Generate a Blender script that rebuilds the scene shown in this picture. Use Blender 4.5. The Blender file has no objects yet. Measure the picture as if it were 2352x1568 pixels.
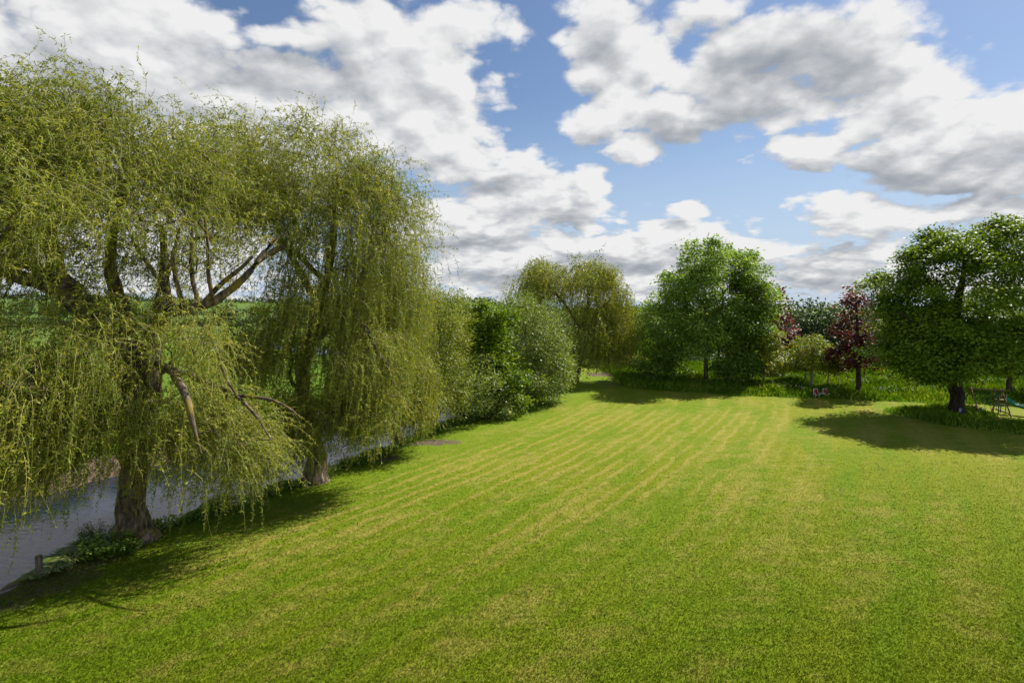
import bpy, math, random
import numpy as np

R = math.radians
SC = bpy.context.scene
COL = SC.collection
rng = np.random.default_rng(11)

# ------------------------------------------------------------------ camera
CAM_H = 8.0
FPX, PITCH = 1307.0, math.atan(79 / 1307.0)
cam_d = bpy.data.cameras.new('camera')
cam_d.sensor_width = 36.0
cam_d.lens = 20.0
cam_d.clip_end = 6000
cam = bpy.data.objects.new('camera', cam_d)
COL.objects.link(cam)
cam.location = (0, 0, CAM_H)
cam.rotation_euler = (R(90) - PITCH, 0, 0)
SC.camera = cam


def ray(px, py):
    x, y = (px - 1176) / FPX, (784 - py) / FPX
    c, s = math.cos(PITCH), math.sin(PITCH)
    return np.array([x, c + y * s, -s + y * c])


def at(px, py, Y):
    d = ray(px, py)
    return np.array([0, 0, CAM_H]) + d * (Y / d[1])


def ground(px, py, z=0.0):
    d = ray(px, py)
    return np.array([0, 0, CAM_H]) + d * ((z - CAM_H) / d[2])


def sstep(a, b, x):
    t = np.clip((x - a) / (b - a), 0, 1)
    return t * t * (3 - 2 * t)


def norm(v):
    return v / np.maximum(np.linalg.norm(v, axis=-1, keepdims=True), 1e-9)


# ------------------------------------------------------------------ scene helpers
def tag(o, label=None, cat=None, group=None, kind=None):
    if label: o['label'] = label
    if cat: o['category'] = cat
    if group: o['group'] = group
    if kind: o['kind'] = kind
    return o


def empty(name, loc, label, cat, group=None):
    o = bpy.data.objects.new(name, None)
    o.empty_display_size = 0.3
    COL.objects.link(o)
    o.location = loc
    return tag(o, label, cat, group)


def build(name, verts, faces, mat, parent=None, attrs=None, smooth=False):
    """faces: (N,k) int array, or a list of such arrays"""
    me = bpy.data.meshes.new(name)
    V = np.asarray(verts, dtype=np.float32).reshape(-1, 3)
    if parent is not None:
        V = V - np.array(parent.matrix_basis.translation if parent.parent is None else
                         parent.parent.matrix_basis.translation, dtype=np.float32)
    if not isinstance(faces, list): faces = [faces]
    faces = [np.asarray(f, dtype=np.int32) for f in faces if len(f)]
    me.vertices.add(len(V))
    me.vertices.foreach_set('co', V.ravel())
    loops = np.concatenate([f.ravel() for f in faces])
    tot = np.concatenate([np.full(len(f), f.shape[1], dtype=np.int32) for f in faces])
    start = np.concatenate([[0], np.cumsum(tot)[:-1]]).astype(np.int32)
    me.loops.add(len(loops))
    me.loops.foreach_set('vertex_index', loops)
    me.polygons.add(len(tot))
    me.polygons.foreach_set('loop_start', start)
    if smooth:
        me.polygons.foreach_set('use_smooth', np.ones(len(tot), dtype=bool))
    for k, (dom, arr) in (attrs or {}).items():
        a = me.attributes.new(k, 'FLOAT', dom)
        a.data.foreach_set('value', np.asarray(arr, dtype=np.float32).ravel())
    me.update(calc_edges=True)
    me.validate()
    if mat: me.materials.append(mat)
    o = bpy.data.objects.new(name, me)
    COL.objects.link(o)
    if parent: o.parent = parent
    return o


class MB:
    """collects simple solids into one mesh"""
    def __init__(s): s.v, s.f3, s.f4, s.n = [], [], [], 0

    def add(s, v, quads=(), tris=()):
        s.v.append(np.asarray(v, float))
        for q in quads: s.f4.append([i + s.n for i in q])
        for t in tris: s.f3.append([i + s.n for i in t])
        s.n += len(v)

    def bar(s, a, b, w, h=None, up=(0, 0, 1), bev=0.15):
        """rectangular bar from a to b with chamfered edges (octagonal section)"""
        h = h or w
        a, b = np.asarray(a, float), np.asarray(b, float)
        t = norm(b - a)
        u = np.asarray(up, float)
        if abs(np.dot(u, t)) > 0.95: u = np.array([1.0, 0, 0])
        n1 = norm(np.cross(t, u)); n2 = np.cross(n1, t)
        c = bev * min(w, h)
        sec = [(-w/2, -h/2+c), (-w/2+c, -h/2), (w/2-c, -h/2), (w/2, -h/2+c), (w/2, h/2-c), (w/2-c, h/2), (-w/2+c, h/2), (-w/2, h/2-c)]
        V = [a + n1 * x + n2 * y for x, y in sec] + [b + n1 * x + n2 * y for x, y in sec]
        s.add(V, [(i, (i + 1) % 8, 8 + (i + 1) % 8, 8 + i) for i in range(8)])
        for o in (0, 8):
            q = [(0, 1, 2, 3), (0, 3, 4, 7), (4, 5, 6, 7)]
            base = s.n - 16 + o
            for x in q: s.f4.append([base + i for i in (x if o else x[::-1])])

    def tube(s, pts, rad, sides=8):
        P = np.asarray(pts, float)
        rad = np.broadcast_to(np.asarray(rad, float), (len(P),))
        v, f = tubes(P[None], rad[None], sides)
        s.add(v, f.tolist())
        k = len(P)
        for r in (0, k - 1):
            ctr = s.n
            s.v.append(P[r][None]); s.n += 1
            b = ctr - k * sides + r * sides
            for i in range(sides): s.f3.append([ctr, b + i, b + (i + 1) % sides])

    def build(s, name, mat, parent=None, smooth=False):
        return build(name, np.concatenate(s.v), [np.array(s.f3, int).reshape(-1, 3), np.array(s.f4, int).reshape(-1, 4)], mat, parent, smooth=smooth)


def tubes(P, Rr, sides):
    """P (N,K,3), Rr (N,K) -> verts, quads"""
    N, K, _ = P.shape
    T = np.empty_like(P)
    T[:, 1:-1] = P[:, 2:] - P[:, :-2]
    T[:, 0] = P[:, 1] - P[:, 0]
    T[:, -1] = P[:, -1] - P[:, -2]
    T = norm(T)
    ref = np.array([0.31, 0.17, 0.06]) + np.where(np.abs(T[..., 2:3]) > 0.8, np.array([0.9, 0.2, 0]), np.array([0, 0, 1.0]))
    n1 = norm(np.cross(T, ref)); n2 = np.cross(T, n1)
    a = np.arange(sides) * 2 * math.pi / sides
    V = P[:, :, None, :] + Rr[:, :, None, None] * (np.cos(a)[None, None, :, None] * n1[:, :, None, :] + np.sin(a)[None, None, :, None] * n2[:, :, None, :])
    i = np.arange(N)[:, None, None] * K * sides + np.arange(K - 1)[None, :, None] * sides + np.arange(sides)[None, None, :]
    j = np.arange(N)[:, None, None] * K * sides + np.arange(K - 1)[None, :, None] * sides + ((np.arange(sides) + 1) % sides)[None, None, :]
    F = np.stack([i, j, j + sides, i + sides], -1).reshape(-1, 4)
    return V.reshape(-1, 3), F


# ------------------------------------------------------------------ node helpers
class NT:
    def __init__(s, tree): s.t = tree; s.n = tree.nodes; s.l = tree.links

    def node(s, kind, **kw):
        n = s.n.new(kind)
        for k, v in kw.items(): setattr(n, k, v)
        return n

    def put(s, sock, v):
        if hasattr(v, 'is_output'): s.l.new(v, sock)
        elif v is not None:
            if isinstance(v, (tuple, list)) and len(v) == 3 and sock.type == 'RGBA': v = (*v, 1)
            sock.default_value = v

    def math(s, op, a, b=None, c=None, clamp=False):
        n = s.node('ShaderNodeMath', operation=op, use_clamp=clamp)
        s.put(n.inputs[0], a)
        if b is not None: s.put(n.inputs[1], b)
        if c is not None: s.put(n.inputs[2], c)
        return n.outputs[0]

    def vmath(s, op, a, b=None):
        n = s.node('ShaderNodeVectorMath', operation=op)
        s.put(n.inputs[0], a)
        if b is not None: s.put(n.inputs[1], b)
        return n.outputs['Value'] if op in ('LENGTH', 'DOT_PRODUCT', 'DISTANCE') else n.outputs[0]

    def scale(s, a, f):
        n = s.node('ShaderNodeVectorMath', operation='SCALE')
        s.put(n.inputs[0], a); s.put(n.inputs['Scale'], f)
        return n.outputs[0]

    def noise(s, vec, scale, detail=3, rough=0.5, dist=0.0, out=0, lac=2.0):
        n = s.node('ShaderNodeTexNoise')
        s.put(n.inputs['Vector'], vec); s.put(n.inputs['Scale'], scale); s.put(n.inputs['Detail'], detail)
        s.put(n.inputs['Roughness'], rough); s.put(n.inputs['Distortion'], dist); s.put(n.inputs['Lacunarity'], lac)
        return n.outputs[out]

    def mix(s, f, a, b, blend='MIX'):
        n = s.node('ShaderNodeMix', data_type='RGBA', blend_type=blend)
        s.put(n.inputs[0], f); s.put(n.inputs[6], a); s.put(n.inputs[7], b)
        return n.outputs[2]

    def ss(s, x, a, b, lo=0.0, hi=1.0):
        n = s.node('ShaderNodeMapRange', interpolation_type='SMOOTHSTEP')
        s.put(n.inputs['Value'], x); s.put(n.inputs['From Min'], a); s.put(n.inputs['From Max'], b)
        s.put(n.inputs['To Min'], lo); s.put(n.inputs['To Max'], hi)
        return n.outputs[0]

    def ramp(s, x, stops):
        n = s.node('ShaderNodeValToRGB')
        e = n.color_ramp.elements
        while len(e) < len(stops): e.new(0.5)
        for q, (p, c) in zip(e, stops):
            q.position = p; q.color = (*c, 1)
        s.put(n.inputs[0], x)
        return n.outputs[0]

    def attr(s, name):
        return s.node('ShaderNodeAttribute', attribute_name=name).outputs['Fac']

    def xyz(s, v):
        n = s.node('ShaderNodeSeparateXYZ'); s.put(n.inputs[0], v); return n.outputs

    def comb(s, x, y, z=0.0):
        n = s.node('ShaderNodeCombineXYZ')
        for i, v in enumerate((x, y, z)): s.put(n.inputs[i], v)
        return n.outputs[0]

    def bump(s, h, strength, dist):
        n = s.node('ShaderNodeBump')
        s.put(n.inputs['Height'], h); s.put(n.inputs['Strength'], strength); s.put(n.inputs['Distance'], dist)
        return n.outputs[0]


def new_mat(name):
    m = bpy.data.materials.new(name)
    m.use_nodes = True
    m.node_tree.nodes.clear()
    t = NT(m.node_tree)
    out = t.node('ShaderNodeOutputMaterial')
    return m, t, out


def principled(t, out, color, rough=0.7, normal=None, spec=0.3, metal=0.0):
    p = t.node('ShaderNodeBsdfPrincipled')
    t.put(p.inputs['Base Color'], color); t.put(p.inputs['Roughness'], rough)
    t.put(p.inputs['Specular IOR Level'], spec); t.put(p.inputs['Metallic'], metal)
    if normal is not None: t.put(p.inputs['Normal'], normal)
    if out is not None: t.l.new(p.outputs[0], out.inputs['Surface'])
    return p


def leaf_mat(name, stops, trans=0.35, tcol=(1.25, 1.2, 0.5), rough=0.5, spec=0.22, gain=(1.5, 1.4, 1.0)):
    m, t, out = new_mat(name)
    c = t.ramp(t.attr('tint'), [(p_, tuple(min(0.7, v_ * g_) for v_, g_ in zip(c_, gain))) for p_, c_ in stops])
    p = principled(t, None, c, rough, spec=spec)
    tr = t.node('ShaderNodeBsdfTranslucent')
    t.put(tr.inputs['Color'], t.mix(1.0, c, tcol, 'MULTIPLY'))
    mx = t.node('ShaderNodeMixShader')
    mx.inputs[0].default_value = trans
    t.l.new(p.outputs[0], mx.inputs[1]); t.l.new(tr.outputs[0], mx.inputs[2])
    t.l.new(mx.outputs[0], out.inputs['Surface'])
    return m


def bark_mat(name, a, b, c, scale=6.0, lichen=None):
    m, t, out = new_mat(name)
    pos = t.node('ShaderNodeNewGeometry').outputs['Position']
    st = t.vmath('MULTIPLY', pos, (1.0, 1.0, 0.22))
    n1 = t.noise(st, scale, 6, 0.65, 0.4)
    n2 = t.noise(pos, scale * 0.25, 3, 0.6)
    col = t.ramp(n1, [(0.32, a), (0.5, b), (0.68, c)])
    if lichen: col = t.mix(t.ss(n2, 0.52, 0.66), col, lichen)
    principled(t, out, col, 0.9, t.bump(n1, 0.9, 0.06), 0.15)
    return m


def plain_mat(name, col, rough=0.6, var=0.25, scale=8.0, spec=0.3, bump=0.0):
    m, t, out = new_mat(name)
    pos = t.node('ShaderNodeTexCoord').outputs['Object']
    n = t.noise(pos, scale, 4, 0.6)
    lo = tuple(x * (1 - var) for x in col); hi = tuple(min(1, x * (1 + var)) for x in col)
    principled(t, out, t.ramp(n, [(0.3, lo), (0.7, hi)]), rough, t.bump(n, bump, 0.02) if bump else None, spec)
    return m


# ------------------------------------------------------------------ light and sky
SUN_EL = R(49)
SUN_DIR = np.array([0.80, 0.60, 0]) / math.hypot(0.80, 0.60) * math.cos(SUN_EL) + np.array([0, 0, math.sin(SUN_EL)])
SUN_AZ = math.atan2(SUN_DIR[0], SUN_DIR[1])


def make_world():
    w = bpy.data.worlds.new('World')
    SC.world = w
    w.use_nodes = True
    w.node_tree.nodes.clear()
    t = NT(w.node_tree)
    out = t.node('ShaderNodeOutputWorld')
    sky = t.node('ShaderNodeTexSky', sky_type='NISHITA')
    sky.sun_disc = False
    sky.sun_elevation = SUN_EL
    sky.sun_rotation = SUN_AZ
    sky.air_density = 1.0; sky.dust_density = 0.6; sky.ozone_density = 2.2
    sky.altitude = 50

    # one group: (azimuth, elevation) + cloud-plane coordinates -> cloud density
    g = bpy.data.node_groups.new('cloud_density', 'ShaderNodeTree')
    g.interface.new_socket('AzEl', in_out='INPUT', socket_type='NodeSocketVector')
    g.interface.new_socket('Plane', in_out='INPUT', socket_type='NodeSocketVector')
    g.interface.new_socket('Density', in_out='OUTPUT', socket_type='NodeSocketFloat')
    g.interface.new_socket('Puff', in_out='OUTPUT', socket_type='NodeSocketFloat')
    g.interface.new_socket('Belly', in_out='OUTPUT', socket_type='NodeSocketFloat')
    q = NT(g)
    gi, go = q.node('NodeGroupInput'), q.node('NodeGroupOutput')
    ae, pl = gi.outputs[0], gi.outputs[1]
    wv = q.node('ShaderNodeVectorMath', operation='SUBTRACT')
    q.put(wv.inputs[0], q.noise(pl, 2.6, 4, 0.55, out=1)); wv.inputs[1].default_value = (0.5, 0.5, 0.5)
    ae2 = q.vmath('ADD', ae, q.vmath('MULTIPLY', wv.outputs[0], (0.17, 0.13, 0)))
    # px, py, rx, ry (in the plan's units), rotation deg, weight
    blobs = [
        (250, 190, 560, 250, -6), (560, 300, 480, 200, 8), (880, 190, 330, 190, 25), (1010, 260, 200, 120, 10), (820, 60, 180, 90, 0), (1000, 330, 200, 90, 0), (985, 120, 150, 110, 20), (230, 50, 420, 150, 0), (660, 170, 180, 110, 0), (470, 70, 170, 130, 0), (680, 90, 130, 60, 0), (1390, 170, 110, 100, 0), (1680, 140, 120, 110, 0), (1500, 150, 90, 60, 0),
        (300, 560, 600, 200, 0),
        (1130, 390, 150, 75, -10), (1225, 450, 190, 85, 0), (1345, 450, 62, 75, -20), (1050, 520, 230, 90, 0), (1180, 590, 300, 75, 0),
        (1480, 565, 320, 58, 0), (1700, 590, 210, 55, 4), (1585, 480, 58, 44, 20), (1400, 640, 600, 62, 0),
        (1420, 70, 140, 110, 10), (1590, 60, 110, 75, -10), (1390, 260, 165, 75, 18), (1560, 265, 240, 85, -4), (1450, 340, 90, 55, 0), (1740, 210, 210, 120, -10),
        (1830, 90, 230, 130, 0), (2000, 120, 190, 130, 0), (2060, 240, 230, 120, 10), (2290, 290, 210, 100, 0), (2120, 340, 240, 90, 0), (1860, 360, 120, 42, -12),
        (2270, 400, 190, 75, 0), (1990, 505, 190, 62, -8), (2250, 500, 230, 50, 0), (1960, 610, 230, 60, 0), (2200, 640, 400, 60, 0),
        (2500, 250, 200, 150, 0),
        (-300, 200, 450, 300, 0), (2850, 420, 260, 160, 0),
    ]
    bellies = [(1840, 130, 230, 120, -10), (1720, 230, 140, 70, 0), (2240, 410, 250, 66, 4), (2340, 450, 160, 60, 0), (2010, 390, 130, 40, 0), (1900, 605, 140, 42, 0),
               (640, 190, 230, 70, 10), (250, 200, 230, 70, 0), (1130, 430, 130, 30, 0), (1080, 560, 130, 28, 0), (1310, 500, 55, 45, 0),
               (1420, 605, 170, 26, 0), (1180, 640, 160, 26, 0), (1650, 612, 130, 24, 0), (2180, 560, 120, 30, 0), (1560, 300, 90, 36, 0), (1400, 120, 50, 70, 0)]

    def field(items, k):
        cur = None
        for (px, py, rx, ry, rot) in items:
            d = ray(px, py)
            az = math.atan2(d[0], d[1]); el = math.atan2(d[2], math.hypot(d[0], d[1]))
            d2, d3 = ray(px + 20, py), ray(px, py - 20)
            sx = (math.atan2(d2[0], d2[1]) - az) / 20
            sy = (math.atan2(d3[2], math.hypot(d3[0], d3[1])) - el) / 20
            mp = q.node('ShaderNodeMapping', vector_type='TEXTURE')
            q.put(mp.inputs['Vector'], ae2)
            mp.inputs['Location'].default_value = (az, el, 0)
            mp.inputs['Rotation'].default_value = (0, 0, R(rot))
            mp.inputs['Scale'].default_value = (rx * sx, ry * sy, 1)
            ln = q.vmath('LENGTH', mp.outputs[0])
            cur = ln if cur is None else q.math('SMOOTH_MIN', cur, ln, k)
        return cur
    cur = field(blobs, 0.18)
    q.l.new(q.ss(field(bellies, 0.3), 0.25, 1.45, 1.0, 0.0), go.inputs[2])
    # beyond the modelled quarter of the sky: scattered cumulus
    azv = q.xyz(ae)[0]
    rest = q.ss(q.math('ABSOLUTE', azv), 0.95, 1.3)
    other = q.ss(q.noise(pl, 1.1, 3, 0.5), 0.40, 0.62, 1.5, 0.4)
    mixd = q.node('ShaderNodeMix', data_type='FLOAT')
    q.put(mixd.inputs[0], rest); q.put(mixd.inputs[2], cur); q.put(mixd.inputs[3], other)
    base = q.math('SUBTRACT', 1.0, mixd.outputs[0])
    f1 = q.math('SUBTRACT', q.noise(pl, 5.0, 10, 0.60, 0.1), 0.5)
    f2 = q.math('SUBTRACT', q.noise(pl, 1.7, 4, 0.5), 0.5)
    bl = q.math('ABSOLUTE', q.math('SUBTRACT', q.noise(pl, 6.0, 2, 0.45), 0.5))
    bl2 = q.math('ABSOLUTE', q.math('SUBTRACT', q.noise(pl, 15.0, 3, 0.5), 0.5))
    f1 = q.math('ADD', q.math('MULTIPLY', f1, 0.8), q.math('SUBTRACT', q.math('MULTIPLY_ADD', bl, 1.3, q.math('MULTIPLY', bl2, 0.5)), 0.17))
    den = q.math('ADD', base, q.math('ADD', q.math('MULTIPLY', f1, 1.8), q.math('MULTIPLY', f2, 0.5)))
    q.l.new(den, go.inputs[0]); q.l.new(f1, go.inputs[1])

    dirv = t.node('ShaderNodeTexCoord').outputs['Generated']
    dirn = t.vmath('NORMALIZE', dirv)
    el = t.math('ARCSINE', t.xyz(dirn)[2])

    def dens(off):
        v = t.vmath('NORMALIZE', t.vmath('ADD', dirn, off)) if off else dirn
        x, y, z = t.xyz(v)
        zz = t.math('ADD', t.math('MAXIMUM', z, 0.0), 0.30)
        n = t.node('ShaderNodeGroup'); n.node_tree = g
        t.put(n.inputs[0], t.comb(t.math('ARCTAN2', x, y), t.math('ARCSINE', z), 0.0))
        t.put(n.inputs[1], t.comb(t.math('DIVIDE', x, zz), t.math('DIVIDE', y, zz), 3.7))
        return n.outputs
    d0, puff, belly = dens(None)
    d1 = dens((0.016, 0.0, 0.026))[0]
    alpha = t.ss(d0, -0.10, 0.32)
    lit = t.math('SUBTRACT', d0, d1)
    thick = t.ss(d0, 0.25, 1.25)
    lowsky = t.ss(el, 0.03, 0.42)
    shade = t.math('ADD', t.math('MULTIPLY', lit, 0.62), t.math('SUBTRACT', 0.90, t.math('ADD', t.math('MULTIPLY', thick, 0.12), t.math('MULTIPLY', belly, 0.44))))
    shade = t.math('ADD', shade, t.math('MULTIPLY', puff, 0.5), clamp=True)
    ccol = t.ramp(shade, [(0.0, (0.36, 0.39, 0.44)), (0.30, (0.47, 0.50, 0.54)), (0.60, (0.64, 0.66, 0.69)), (1.0, (0.95, 0.95, 0.95))])
    b1 = t.node('ShaderNodeBackground'); b2 = t.node('ShaderNodeBackground')
    b1.inputs[1].default_value = 0.066
    skc = t.mix(1.0, sky.outputs[0], (0.92, 0.97, 1.04), 'MULTIPLY')
    skc = t.mix(t.ss(el, 0.0, 0.36, 0.85, 0.0), skc, (5.2, 6.3, 8.0))
    t.put(b1.inputs[0], skc)
    b2.inputs[1].default_value = 0.60
    t.put(b2.inputs[0], ccol)
    ms = t.node('ShaderNodeMixShader')
    t.put(ms.inputs[0], alpha)
    t.l.new(b1.outputs[0], ms.inputs[1]); t.l.new(b2.outputs[0], ms.inputs[2])
    t.l.new(ms.outputs[0], out.inputs['Surface'])


make_world()
sun_d = bpy.data.lights.new('sun', 'SUN')
sun_d.energy = 5.0
sun_d.angle = R(0.53)
sun_d.color = (1.0, 0.955, 0.87)
sun = bpy.data.objects.new('sun', sun_d)
COL.objects.link(sun)
sun.location = (60, 30, 60)
from mathutils import Vector
sun.rotation_euler = Vector(-SUN_DIR).to_track_quat('-Z', 'Y').to_euler()
SC.view_settings.view_transform = 'Standard'
SC.view_settings.look = 'None'
SC.view_settings.exposure = 0.6
SC.view_settings.gamma = 1.0
SC.cycles.max_bounces = 6
SC.cycles.diffuse_bounces = 2
SC.cycles.transmission_bounces = 4
SC.cycles.glossy_bounces = 2

# ------------------------------------------------------------------ the lie of the land
BY = np.array([-60, 0, 10, 15, 17, 19, 20.5, 22, 24.6, 25.8, 31, 35, 41, 47, 52, 57, 64, 75, 90, 120, 200, 500, 3000.])
BX = np.array([-36, -20.0, -16.4, -15.1, -14.6, -14.0, -13.2, -12.0, -10.4, -9.8, -7.4, -5.9, -3.0, 0.2, 2.9, 5.0, 6.5, 4, -8, -40, -130, -480, -3000.])
_yy = np.linspace(-60, 3000, 6121)
_bx = np.interp(_yy, BY, BX)
_k = np.ones(5) / 5
_bx = np.convolve(np.pad(_bx, 2, mode='edge'), _k, mode='valid')
_sl = np.gradient(_bx, _yy)


def bank(x, y):
    """signed distance to the near bank: > 0 on the lawn"""
    b = np.interp(y, _yy, _bx); s = np.interp(y, _yy, _sl)
    w = 0.14 * np.sin(y * 0.9) + 0.18 * np.sin(y * 2.3 + 1) + 0.1 * np.sin(y * 5.1)
    return (x - b) / np.sqrt(1 + s * s) + w


RIV_W = 10.6


def seg_dist(x, y, pts):
    d = np.full(np.shape(x), 1e9)
    for (ax, ay), (bx, by) in zip(pts[:-1], pts[1:]):
        vx, vy = bx - ax, by - ay
        tt = np.clip(((x - ax) * vx + (y - ay) * vy) / (vx * vx + vy * vy + 1e-9), 0, 1)
        d = np.minimum(d, np.hypot(x - ax - tt * vx, y - ay - tt * vy))
    return d


MX = np.array([10.9, 11.4, 13, 16.7, 19.6, 23.3, 29.8, 32.0, 36, 45, 60, 120.])
MY = np.array([64.0, 56.6, 54.8, 53.4, 51.8, 50.3, 48.8, 47.4, 46.5, 46, 46, 46.])


def meadow(x, y):
    """> 0 where the grass is left long (metres into it)"""
    e = np.interp(x, MX, MY)
    a = np.where(x < 11.4, -5.0, y - e) + 0.25 * np.sin(x * 1.3) + 0.15 * np.sin(x * 3.7)
    b = 1.7 - seg_dist(x, y, [(30.2, 42.6), (30.6, 39.3), (32.8, 36.9), (38, 34.9), (48, 33)]) + 0.15 * np.sin(x * 2.1 + y)
    c = 2.6 - np.hypot(x - 33.4, y - 42.7)
    return np.maximum(np.maximum(a, b), c)


def height(x, y):
    s = bank(x, y)
    far = -s - RIV_W
    z = np.where(s > -RIV_W / 2, -1.5 + 1.5 * sstep(-1.3, 0.55, s), -1.5 + 1.75 * sstep(-1.6, 1.7, far))
    dist = np.hypot(x, y)
    und = 0.05 * np.sin(x * 0.21 + 1) * np.sin(y * 0.17) * sstep(2, 8, s)
    leftness = sstep(20, -60, x)
    hill = 20 * sstep(240, 1300, dist) * leftness + 2.0 * np.sin(x * 0.006 + 0.7) * sstep(300, 700, dist) * leftness
    pile = 0.12 * sstep(0.2, 1.5, meadow(x, y))
    return z + und + hill + pile


def axis(segs):
    out = [segs[0][0]]
    for a, b, n in segs:
        out += list(np.linspace(a, b, n + 1)[1:])
    return np.array(out)


def geo(a, b, n):
    return list(np.geomspace(a, b, n))


gx = np.array([-v for v in geo(45, 2500, 34)][::-1] + list(np.arange(-44.6, 56, 0.4)) + geo(56.5, 2500, 34))
gy = np.array(list(np.linspace(-40, 4, 23)) + list(np.arange(4.4, 76, 0.4)) + geo(77, 3000, 60))
GX, GY = np.meshgrid(gx, gy)
GZ = height(GX, GY)
nx, ny = len(gx), len(gy)
ii = (np.arange(ny - 1)[:, None] * nx + np.arange(nx - 1)[None, :]).ravel()
gf = np.stack([ii, ii + 1, ii + nx + 1, ii + nx], -1)


def lawn_color(t, pos, bk, st):
    px, py, pz = t.xyz(pos)
    n_big = t.noise(pos, 0.13, 4, 0.55)
    n_mid = t.noise(t.vmath('MULTIPLY', pos, (0.75, 1.25, 1.0)), 1.15, 5, 0.6)
    n_mot = t.noise(t.vmath('MULTIPLY', pos, (0.8, 1.3, 1.0)), 2.3, 4, 0.62)
    n_fine = t.noise(pos, 6.5, 6, 0.72)
    n_hair = t.noise(pos, 34.0, 4, 0.75)
    green = t.ramp(n_fine, [(0.30, (0.106, 0.168, 0.005)), (0.5, (0.142, 0.212, 0.007)), (0.70, (0.186, 0.252, 0.011))])
    gold = t.ramp(n_fine, [(0.30, (0.150, 0.182, 0.006)), (0.5, (0.196, 0.222, 0.010)), (0.70, (0.250, 0.265, 0.018))])
    dry = t.ramp(n_fine, [(0.3, (0.235, 0.215, 0.028)), (0.5, (0.315, 0.275, 0.055)), (0.7, (0.41, 0.35, 0.10))])
    n_strk = t.noise(t.comb(t.math('MULTIPLY', st, 2.6), t.math('MULTIPLY', py, 0.75), 5.0), 1.0, 6, 0.7)
    n_gold = t.noise(t.comb(t.math('MULTIPLY', st, 0.5), t.math('MULTIPLY', py, 0.12), 1.0), 1.0, 5, 0.62)
    # the mower's passes: strips that follow its turns, wandering and broken up
    stw = t.math('ADD', st, t.math('MULTIPLY', t.math('SUBTRACT', t.noise(pos, 0.42, 5, 0.65), 0.5), 1.1))
    wv = t.math('MULTIPLY_ADD', t.math('SINE', t.math('MULTIPLY', stw, 2 * math.pi / 0.78)), 0.5, 0.5)
    wb = t.math('MULTIPLY_ADD', t.math('SINE', t.math('MULTIPLY', stw, 2 * math.pi / 2.6)), 0.5, 0.5)
    strip = t.ss(wv, 0.50, 0.98)
    brk = t.math('MULTIPLY', t.ss(n_gold, 0.38, 0.58), t.ss(n_strk, 0.32, 0.52, 0.25, 1.0))
    zone = t.math('MULTIPLY', t.ss(st, 3.0, 6.0), t.ss(st, 14.0, 23.0, 1.0, 0.12))
    zone = t.math('MULTIPLY', zone, t.ss(py, 13.0, 25.0, 0.30, 1.0))
    zone = t.math('MULTIPLY', zone, t.ss(py, 44.0, 51.0, 1.0, 0.15))
    sf = t.math('MULTIPLY', t.math('MULTIPLY', strip, brk), zone)
    pz_ = t.math('ADD', t.math('MULTIPLY', t.math('SUBTRACT', n_big, 0.5), 0.7), t.math('MULTIPLY', t.math('SUBTRACT', wb, 0.5), 0.12))
    patch = t.ss(t.math('ADD', t.math('MULTIPLY_ADD', n_mid, 0.75, t.math('MULTIPLY', n_strk, 0.25)), pz_), 0.45, 0.66)
    patch = t.math('MULTIPLY', patch, t.ss(bk, 1.5, 5.0, 0.04, 0.60))
    dryf = t.math('ADD', t.math('MULTIPLY', sf, 1.15), patch, clamp=True)
    dryf = t.math('MULTIPLY', dryf, t.ss(n_hair, 0.30, 0.62, 0.35, 1.0))
    lush = t.mix(t.math('MULTIPLY', t.math('MULTIPLY', t.ss(bk, 2.5, 9.0), t.ss(n_gold, 0.36, 0.60)), t.ss(py, 14.0, 30.0, 0.45, 1.0)), green, gold)
    lawn = t.mix(dryf, lush, dry)
    lawn = t.mix(t.ss(t.math('MULTIPLY_ADD', n_mot, 0.7, t.math('MULTIPLY', n_strk, 0.3)), 0.48, 0.68, 0.0, 0.62), lawn, t.mix(0.75, lawn, (0.055, 0.100, 0.003)))
    return lawn, n_fine, n_hair


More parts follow.
